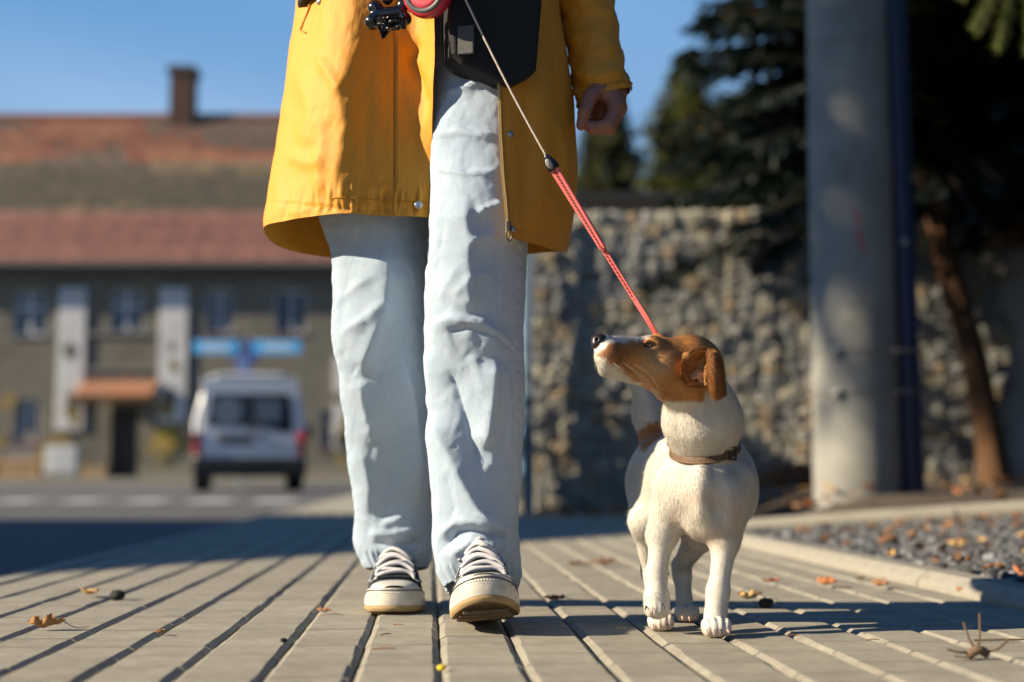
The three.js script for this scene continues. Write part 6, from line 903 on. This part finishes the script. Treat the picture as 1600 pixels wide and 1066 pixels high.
// ================================================================ leash, bags
{
  const L = group('dog_leash', P(668, -12, 1.99)), at = L.position.clone(); tag(L, 'red retractable leash with white cord and coral reflective tape running to the dog', 'leash');
  const lm = (name, geo, m, parent = L) => { const g = Array.isArray(geo) ? merge(geo) : geo; return mesh(name, g.translate(-at.x, -at.y, -at.z), m, parent); };
  const red = mat([0.42, 0.012, 0.03], 0.35, { clearcoat: 0.3 }), face = mat([0.55, 0.06, 0.09], 0.4), grey = mat([0.06, 0.06, 0.065], 0.5);
  const q = new THREE.Quaternion().setFromEuler(new THREE.Euler(0.12, R(-24), 0)), lat = (pr) => { const g = new THREE.LatheGeometry(pr.map(([a, b]) => new THREE.Vector2(a, b)), 64).rotateX(Math.PI / 2); g.applyQuaternion(q); return g.translate(at.x, at.y, at.z); };
  const cas = lm('casing', [lat([[0, -0.016], [0.027, -0.016], [0.034, -0.013], [0.0375, -0.006], [0.038, 0.0], [0.0365, 0.008], [0.033, 0.0125], [0, 0.0125]])], red);
  lm('ring', lat([[0.0245, 0.012], [0.026, 0.0142], [0.029, 0.0145], [0.0318, 0.0136], [0.0325, 0.012]]), grey, cas); lm('face', lat([[0, 0.0142], [0.02, 0.014], [0.0238, 0.0128], [0.0245, 0.011]]), face, cas);
  const grip = [[-0.02, 0.03], [-0.03, 0.062], [-0.015, 0.085], [0.025, 0.085], [0.04, 0.06], [0.026, 0.026]].map(([x, y]) => V(x, y, 0).applyQuaternion(q).add(at)); lm('grip', tube(grip, 0.011, 60, 14), red, cas);
  const c0 = P(722, -12, 1.99), c1 = P(857, 250, 2.0), c2 = P(866, 264, 2.0), c3 = P(942, 388, 2.02), c4 = P(1022, 516, 2.05), c5 = P(1060, 585, 2.12), c6 = P(1104, 668, 2.175);
  const noz = P(712, -18, 1.99); lm('nozzle', tube([noz, c0], 0.006, 4, 12), grey, cas);
  // twisted cord: two strands
  const strand = (ph) => { const l = []; for (let i = 0; i <= 260; i++) { const t = i / 260, p = c0.clone().lerp(c1, t); p.y -= 0.006 * Math.sin(t * Math.PI); const a = t * 320 + ph; l.push(p.add(V(Math.cos(a) * 0.00075, Math.sin(a) * 0.00045, Math.sin(a) * 0.00075))); } return tube(l, 0.0011, 520, 5); };
  const cord = lm('cord', [strand(0), strand(Math.PI)], mat([0.62, 0.54, 0.46], 0.8));
  const dirT = c4.clone().sub(c2).normalize(), qs = new THREE.Quaternion().setFromUnitVectors(V(0, -1, 0), dirT);
  const stop = new THREE.LatheGeometry([[0, 0.016], [0.0025, 0.0155], [0.0045, 0.012], [0.0085, 0.002], [0.0092, -0.004], [0.0086, -0.009], [0, -0.0095]].map(([a, b]) => new THREE.Vector2(a, b)), 28); stop.scale(1, 1, 0.75); stop.applyQuaternion(qs); const sp = c1.clone().lerp(c2, 0.45);
  const stopper = lm('stopper', stop.translate(sp.x, sp.y, sp.z), mat([0.015, 0.015, 0.017], 0.3)); const pl = new THREE.SphereGeometry(0.006, 20, 14).scale(0.75, 1.3, 0.4); pl.applyQuaternion(qs); lm('stopper_plate', pl.translate(sp.x - 0.003, sp.y - 0.001, sp.z + 0.006), mat([0.32, 0.32, 0.31], 0.35), stopper);
  // flat tape: doubled down to the stitch, then a single length to the collar
  const tapeAlong = (pts, w0, w1, th, twist, off = 0) => { const c = curve(pts), n = 120; return shell((u, v) => { const t = u, p = c.getPointAt(t), tg = c.getTangentAt(t), side0 = tg.clone().cross(V(0, 0, 1)).normalize(), up = side0.clone().cross(tg).normalize(), a = lerp(twist[0], twist[1], t), s = side0.clone().multiplyScalar(Math.cos(a)).addScaledVector(up, Math.sin(a)), nn = s.clone().cross(tg).normalize(), w = lerp(w0, w1, t), k = v * 2 * Math.PI, e = (q2, p2) => Math.sign(q2) * Math.pow(Math.abs(q2), p2); return p.addScaledVector(s, w * e(Math.cos(k), 0.5)).addScaledVector(nn, th * e(Math.sin(k), 0.5) + off); }, n, 16, 0.001, { both: false, uvScale: [1, 0.1] }); };
  const tapeM = mat([0.82, 0.17, 0.16], 0.7, { side: THREE.DoubleSide, bumpMap: rep(TX.denimBump, 8), bumpScale: 0.0005 });
  const tape = lm('tape', [tapeAlong([c2, c2.clone().lerp(c3, 0.5), c3], 0.0068, 0.0052, 0.0011, [-0.5, -0.8], 0.0014), tapeAlong([c2, c2.clone().lerp(c3, 0.5), c3], 0.0068, 0.0052, 0.0011, [-0.5, -0.8], -0.0014), tapeAlong([c3.clone().lerp(c2, 0.05), c3.clone().lerp(c4, 0.5), c4, c5, c6], 0.0044, 0.0042, 0.0011, [-0.8, -0.7])], tapeM);
  // reflective dark thread woven down the middle
const dash = []; const dashOn = (c, n, a0, a1, off) => { for (let i = 0; i < n; i++) { const t = 0.02 + 0.96 * i / n, p2 = c.getPointAt(t), tg = c.getTangentAt(t), s0 = tg.clone().cross(V(0, 0, 1)).normalize(), up = s0.clone().cross(tg).normalize(), an = lerp(a0, a1, t), sv = s0.clone().multiplyScalar(Math.cos(an)).addScaledVector(up, Math.sin(an)), nn = sv.clone().cross(tg).normalize(); if (nn.z < 0) nn.negate(); const g = rbox(0.0028, 0.0013, 0.0007, 0.0003, 0, 0, 0, 1), m4 = new THREE.Matrix4().makeBasis(tg, sv, nn); g.rotateZ(i % 2 ? 0.6 : -0.6).applyMatrix4(m4); dash.push(g.translate(p2.x + nn.x * off + sv.x * (i % 2 ? 0.0009 : -0.0009), p2.y + nn.y * off + sv.y * (i % 2 ? 0.0009 : -0.0009), p2.z + nn.z * off)); } };
  dashOn(curve([c2, c2.clone().lerp(c3, 0.5), c3]), 46, -0.5, -0.8, 0.0028); dashOn(curve([c3.clone().lerp(c2, 0.05), c3.clone().lerp(c4, 0.5), c4]), 42, -0.8, -0.77, 0.0014);
  stuff(lm('reflective_thread', dash, mat([0.1, 0.06, 0.06], 0.5), tape));
  lm('stitch_joint', T(rbox(0.012, 0.007, 0.007, 0.002), c3.x, c3.y, c3.z, 0, 0, -0.95), mat([0.35, 0.05, 0.05], 0.7), tape);
}
{ // waste-bag dispenser: a glossy black bone-shaped case with a loose bag
  const at = P(606, 24, 2.02), g = group('bag_dispenser', at); tag(g, 'shiny black bone-shaped waste bag dispenser hanging before the yellow coat', 'dispenser');
  const px = (x, y, d = 0) => P(x, y, 2.02 + d).sub(at), s = 2.02 / FPX, black = mat([0.006, 0.006, 0.007], 0.22, { clearcoat: 0.5 });
  const b = []; const add = (x, y, r, d = 0, k = 0.004) => b.push([ellip(px(x, y, d), [r * s, r * s, r * s]), k]); add(586, 12, 12); add(582, 34, 13); add(606, -2, 10); b.push([bone(px(590, 24), px(625, 20), 11 * s, 12 * s), 0.006]); add(630, 8, 11); add(632, 30, 12);
  const bb = (x, y, z) => { let d = 9; for (const [q, k] of b) d = smin(d, q(x, y, z), k); return d; };
  mesh('case', sdfMesh(bb, [-0.045, -0.035, -0.02], [0.045, 0.045, 0.02], 0.0016), black, g);
  const bag = (u, v) => { const a = lerp(588, 634, u), yy = lerp(26, v > 0 ? lerp(lerp(40, 62, sstep(0, 0.28, u)), lerp(62, 46, sstep(0.2, 0.55, u)), sstep(0.15, 0.4, u)) : 26, v), p = px(a, yy, -0.018); p.z += 0.006 * noise(u * 7, v * 5, 2) + 0.003 * noise(u * 19, v * 15, 3); return p; };
  mesh('bag', shell((u, v) => bag(u, 1 - v), 40, 26, 0.0016), mat([0.008, 0.008, 0.009], 0.16, { clearcoat: 0.6 }), g);
  mesh('clip', tube([px(640, 2, 0.0), px(650, -8, -0.005), px(655, -22, -0.01)], 0.002, 16, 6), mat([0.01, 0.01, 0.01], 0.4), g);
}
{ // belt bag at the hip
  const D = 2.03, at = P(775, 40, D), g = group('belt_bag', at, 0.27); tag(g, 'black belt bag with a grey lit side flap at the walker hip', 'bag');
  const out = [[709, -90], [846, -90], [843, 0], [834, 103], [826, 110], [801, 125], [795, 125], [722, 98], [710, 88], [708, 40]].map(([x, y]) => { const p = P(x, y, D).sub(at); return new THREE.Vector2(p.x, p.y); });
  const s = new THREE.Shape(out), body = new THREE.ExtrudeGeometry(s, { depth: 0.05, bevelEnabled: true, bevelSize: 0.006, bevelThickness: 0.008, bevelSegments: 4 }).translate(0, 0, -0.052);
  const cloth = mat([0.008, 0.008, 0.01], 0.85, { bumpMap: rep(TX.denimBump, 6), bumpScale: 0.0005 }); mesh('body', boxUV(body), cloth, g);
  const q = (x, y, d) => P(x, y, D + d).sub(at);
  const fc = q(722, 67, -0.0085); mesh('side_flap', T(rbox(0.029, 0.043, 0.006, 0.002, 0, 0, 0), fc.x, fc.y, fc.z, 0, -0.55, 0), mat([0.08, 0.078, 0.077], 0.75, { bumpMap: rep(TX.fine, 8), bumpScale: 0.001 }), g);
  mesh('zip', rbox(0.1, 0.006, 0.003, 0.001, 0.0, 0.055, 0.009), mat([0.02, 0.02, 0.022], 0.5), g);
  const belt = []; for (let i = 0; i <= 20; i++) { const a = lerp(-0.2, Math.PI + 0.2, i / 20); belt.push(V(-0.1 - at.x + 0.178 * Math.cos(a), 0.09 - 0.0 * i, -2.26 - at.z + 0.15 * Math.sin(a))); } mesh('strap', tube(belt, 0.008, 60, 8), cloth, g);
}
// ================================================================ litter on the ground
{
  const leafGeo = (s, L, W, curl) => { reseed(s); const k1 = rr(0.6, 1.2) * curl, k2 = rr(0.5, 1.5) * curl, lob = rr(0.1, 0.35); return shell((u, v) => { const t = v, w = W * Math.pow(Math.sin(Math.PI * Math.min(1, 0.04 + t * 0.96)), 0.7) * (1 + lob * Math.sin(t * 17 + s)), x = (u - 0.5) * 2 * w, a = k1 * (u - 0.5) * 1.6; return V(x * Math.cos(a), 0.006 + Math.abs(x) * Math.sin(Math.abs(a)) + L * 0.35 * k2 * (t - 0.45) ** 2 + 0.0025 * noise(u * 6, t * 7, s), (t - 0.5) * L); }, 10, 16, 0.0006); };
  const leafM = [[0.42, 0.2, 0.07], [0.3, 0.15, 0.07], [0.52, 0.33, 0.13], [0.22, 0.11, 0.055], [0.44, 0.16, 0.06]].map((c) => mat(c, 0.8, { map: rep(TX.blotch, 2), side: THREE.DoubleSide }));
  const geos = [0, 1, 2, 3, 4, 5].map((k) => leafGeo(100 + k, 0.042 + 0.006 * (k % 3), 0.013 + 0.003 * (k % 2), 0.7 + 0.25 * k));
  const leaf = (name, px, py, s, turn, m, g, label, cat = 'leaf', h = 0) => { const at = G(px, py, h); at.y = h; const o = group(name, at, turn); o.scale.setScalar(s); tag(o, label, cat); mesh('blade', geos[g], leafM[m], o); const L = 0.042 + 0.006 * (g % 3); mesh('leaf_stem', tube([[0, 0.008 + L * 0.1, L * 0.45], [0.002, 0.005, L * 0.75], [-0.003, 0.006, L * 1.15]], 0.0007, 10, 5), leafM[3], o); return o; };
  leaf('dry_leaf', 72, 986, 1.0, 1.6, 0, 5, 'curled orange-brown leaf with a long stem at far left of the paving');
  leaf('dry_leaf', 140, 934, 1.1, 0.6, 2, 1, 'pale tan leaf beside the dark pebble on the left paving');
  leaf('dry_leaf', 250, 993, 0.45, 1.2, 1, 3, 'tiny brown leaf scrap between two left paving joints');
  leaf('dry_leaf', 506, 960, 0.6, 0.9, 1, 2, 'small brown leaf lodged in the joint left of the rear sneaker');
  leaf('dry_leaf', 868, 941, 0.8, 1.4, 4, 1, 'bright orange leaf right of the front sneaker');
  leaf('dry_leaf', 905, 888, 1.3, 1.5, 1, 0, 'long brown leaf on the paving behind the front sneaker');
  leaf('dry_leaf', 945, 886, 1.2, 1.1, 3, 2, 'dark brown leaf right of the long brown leaf');
  leaf('dry_leaf', 1172, 940, 0.9, 1.4, 2, 4, 'pale curled leaf just right of the dog fore paw');
  leaf('dry_leaf', 1205, 913, 0.8, 1.5, 4, 1, 'flat reddish leaf on the paving right of the dog');
  leaf('dry_leaf', 1292, 918, 0.95, 0.7, 4, 5, 'rust-red curled leaf halfway between dog and kerb');
  leaf('dry_leaf', 1345, 909, 0.6, 2.2, 2, 2, 'yellowish leaf at the foot of the gravel kerb');
  leaf('dry_leaf', 1376, 920, 0.9, 0.5, 1, 5, 'brown leaf leaning against the gravel kerb');
  leaf('dry_leaf', 1058, 888, 1.2, 2.0, 2, 0, 'tan leaf behind the dog hind legs');
  leaf('dry_leaf', 1505, 932, 0.9, 0.3, 1, 3, 'brown leaf wedged under the kerb in the leg shadow');
  const peb = (px, py, r, label, m, name = 'pebble', cat = 'pebble') => { const at = G(px, py), o = group(name, at); tag(o, label, cat); mesh('stone', ball(r, px).scale(1.2, 0.8, 1).translate(0, r * 0.75, 0), m, o); };
  const dk = mat([0.03, 0.028, 0.026], 0.9, { map: rep(TX.blotch, 5) });
  peb(183, 938, 0.012, 'dark round pebble on the left paving', dk); peb(1197, 950, 0.011, 'dark grey pebble between dog and kerb', dk); peb(690, 1048, 0.0045, 'tiny yellow petal in the joint before the front sneaker', mat([0.75, 0.55, 0.02], 0.7), 'petal', 'petal'); peb(443, 1004, 0.004, 'tiny black crumb on the left paving', dk);
  const twig = (px, py, list, label, name = 'twig', m = M.bark) => { const o = group(name, G(px, py)); tag(o, label, 'twig'); mesh('stalk', list.map(([pts, r]) => tube(pts, r, 14, 6)), m, o); };
  const tw = mat([0.2, 0.13, 0.075], 0.95, { map: rep(TX.bark, 2) });
  twig(1525, 1030, [[[[-0.01, 0.004, 0], [0.002, 0.012, 0.004], [0.014, 0.006, 0]], 0.006], [[[0, 0.01, 0], [-0.008, 0.025, 0.002], [-0.014, 0.045, 0]], 0.0014], [[[0.003, 0.01, 0], [0.006, 0.034, 0], [0.007, 0.055, -0.002]], 0.0013], [[[0.008, 0.008, 0], [0.024, 0.012, 0.004], [0.04, 0.024, 0.002]], 0.0016], [[[-0.005, 0.008, 0], [-0.022, 0.009, 0.006], [-0.036, 0.012, 0.004]], 0.0015], [[[0, 0.006, 0.004], [-0.012, 0.004, 0.014], [-0.03, 0.005, 0.012]], 0.0012]], 'brown star-shaped twig cluster at the lower right', 'twig', tw);
  twig(1580, 1004, [[[[-0.05, 0.003, 0], [0, 0.004, 0.002], [0.06, 0.003, -0.002]], 0.0013]], 'straight dark twig beside the star-shaped cluster', 'twig', tw);
  const needle = mat([0.36, 0.15, 0.05], 0.8), straw = mat([0.6, 0.5, 0.3], 0.8);
  for (const [px, py, len, a, m, label] of [[602, 993, 0.016, 0.5, needle, 'short brown needle under the rear sneaker toe'], [600, 1016, 0.03, 0.15, needle, 'longer brown needle before the rear sneaker'], [622, 978, 0.014, 0, needle, 'faint brown needle near the rear sneaker toe'], [972, 984, 0.016, 0, straw, 'pale straw bit left of the dog lifted paw'], [1364, 1002, 0.018, 0.1, needle, 'small brown needle right of the dog fore paw'], [1240, 995, 0.016, 0.1, needle, 'brown needle on the paving right of the dog']]) twig(px, py, [[[[-len / 2 * Math.cos(a), 0.0015, len / 2 * Math.sin(a)], [0, 0.0025, 0], [len / 2 * Math.cos(a), 0.002, -len / 2 * Math.sin(a)]], 0.0008]], label, 'needle', m);
  // leaves strewn over the gravel, the soil and the foot of the wall
  reseed(321); const proto = group('gravel_leaf', [0, 0, 0]); mesh('blade', geos[1], leafM[0], proto); scene.remove(proto); used.gravel_leaf = -1;
  const strew = (n, place, label, grp, s0, s1) => { for (let k = 0; k < n; k++) { const p = place(); if (!p) { k--; continue; } const c = proto.clone(); c.name = numbered('gravel_leaf'); c.children[0].geometry = geos[Math.floor(rnd() * 6)]; const tone = Math.floor(rnd() * 5); c.children[0].material = leafM[tone]; c.position.copy(p); c.rotation.set(rr(-0.5, 0.5), rr(0, 6.28), rr(-0.5, 0.5)); c.scale.setScalar(rr(s0, s1)); const far = -p.z, where = grp.includes('gravel') ? (far < 3 ? 'near the front kerb' : far < 4 ? 'in the middle' : 'toward the pole') : (p.x < 1 ? 'left part' : p.x < 2.2 ? 'by the pole' : 'right part'); tag(c, ['orange', 'brown', 'pale tan', 'dark brown', 'rust-red'][tone] + ' ' + label + ', ' + where, 'leaf', ['orange', 'brown', 'tan', 'dark', 'rust'][tone] + ' ' + grp + ', ' + where); scene.add(c); } };
  const bk = (p) => (p.x - BK0.x) * BKn.x + (p.z - BK0.z) * BKn.z;
  strew(105, () => { const p = V(rr(0.9, 2.6), 0, rr(-5.2, -2.2)), lx = p.x * Math.cos(AL) - p.z * Math.sin(AL); return lx > 1.1 && bk(p) > 0.08 && p.x / -p.z < 0.44 ? p.setY(gravelY(p.x) + 0.026) : null; }, 'leaf lying on the dark gravel bed', 'leaves on the gravel bed', 0.7, 1.2);
  strew(70, () => { const p = V(rr(1.1, 3.4), 0, rr(-8.6, -5.4)), b = bk(p); if (b > -0.12 || p.x < 1.05 + (-5.26 - p.z) * 0.11) return null; p.y = bankY(p.x, p.z) + 0.02; return p; }, 'leaf on the soil before the stone wall', 'leaves on the soil bank', 1, 1.7);
  strew(45, () => V(rr(0.1, 1.1), 0.006, rr(-8.6, -7.6)), 'leaf on shaded paving at the wall foot', 'leaves at the wall foot', 1, 1.6);
  const pc = P(1240, 775, 7.9), pile = group('leaf_pile', [pc.x, bankY(pc.x, pc.z), pc.z]); tag(pile, 'heap of rust-brown leaves left of the concrete pole', 'leaf heap'); const pl = [[], [], []];
  for (let k = 0; k < 260; k++) { const a = rr(0, 6.28), r = Math.sqrt(rnd()) * 0.2, g = geos[Math.floor(rnd() * 6)].clone().scale(1.5, 1.5, 1.5); pl[k % 3].push(T(g, Math.cos(a) * r, 0.13 * (1 - r * r / 0.04) * rr(0.3, 1), Math.sin(a) * r * 0.7, rr(-1, 1), rr(0, 6), rr(-1, 1))); }
  pl.forEach((l, k) => stuff(mesh('leaves', l, leafM[[1, 3, 4][k]], pile)));
}
renderer.render(scene, camera);
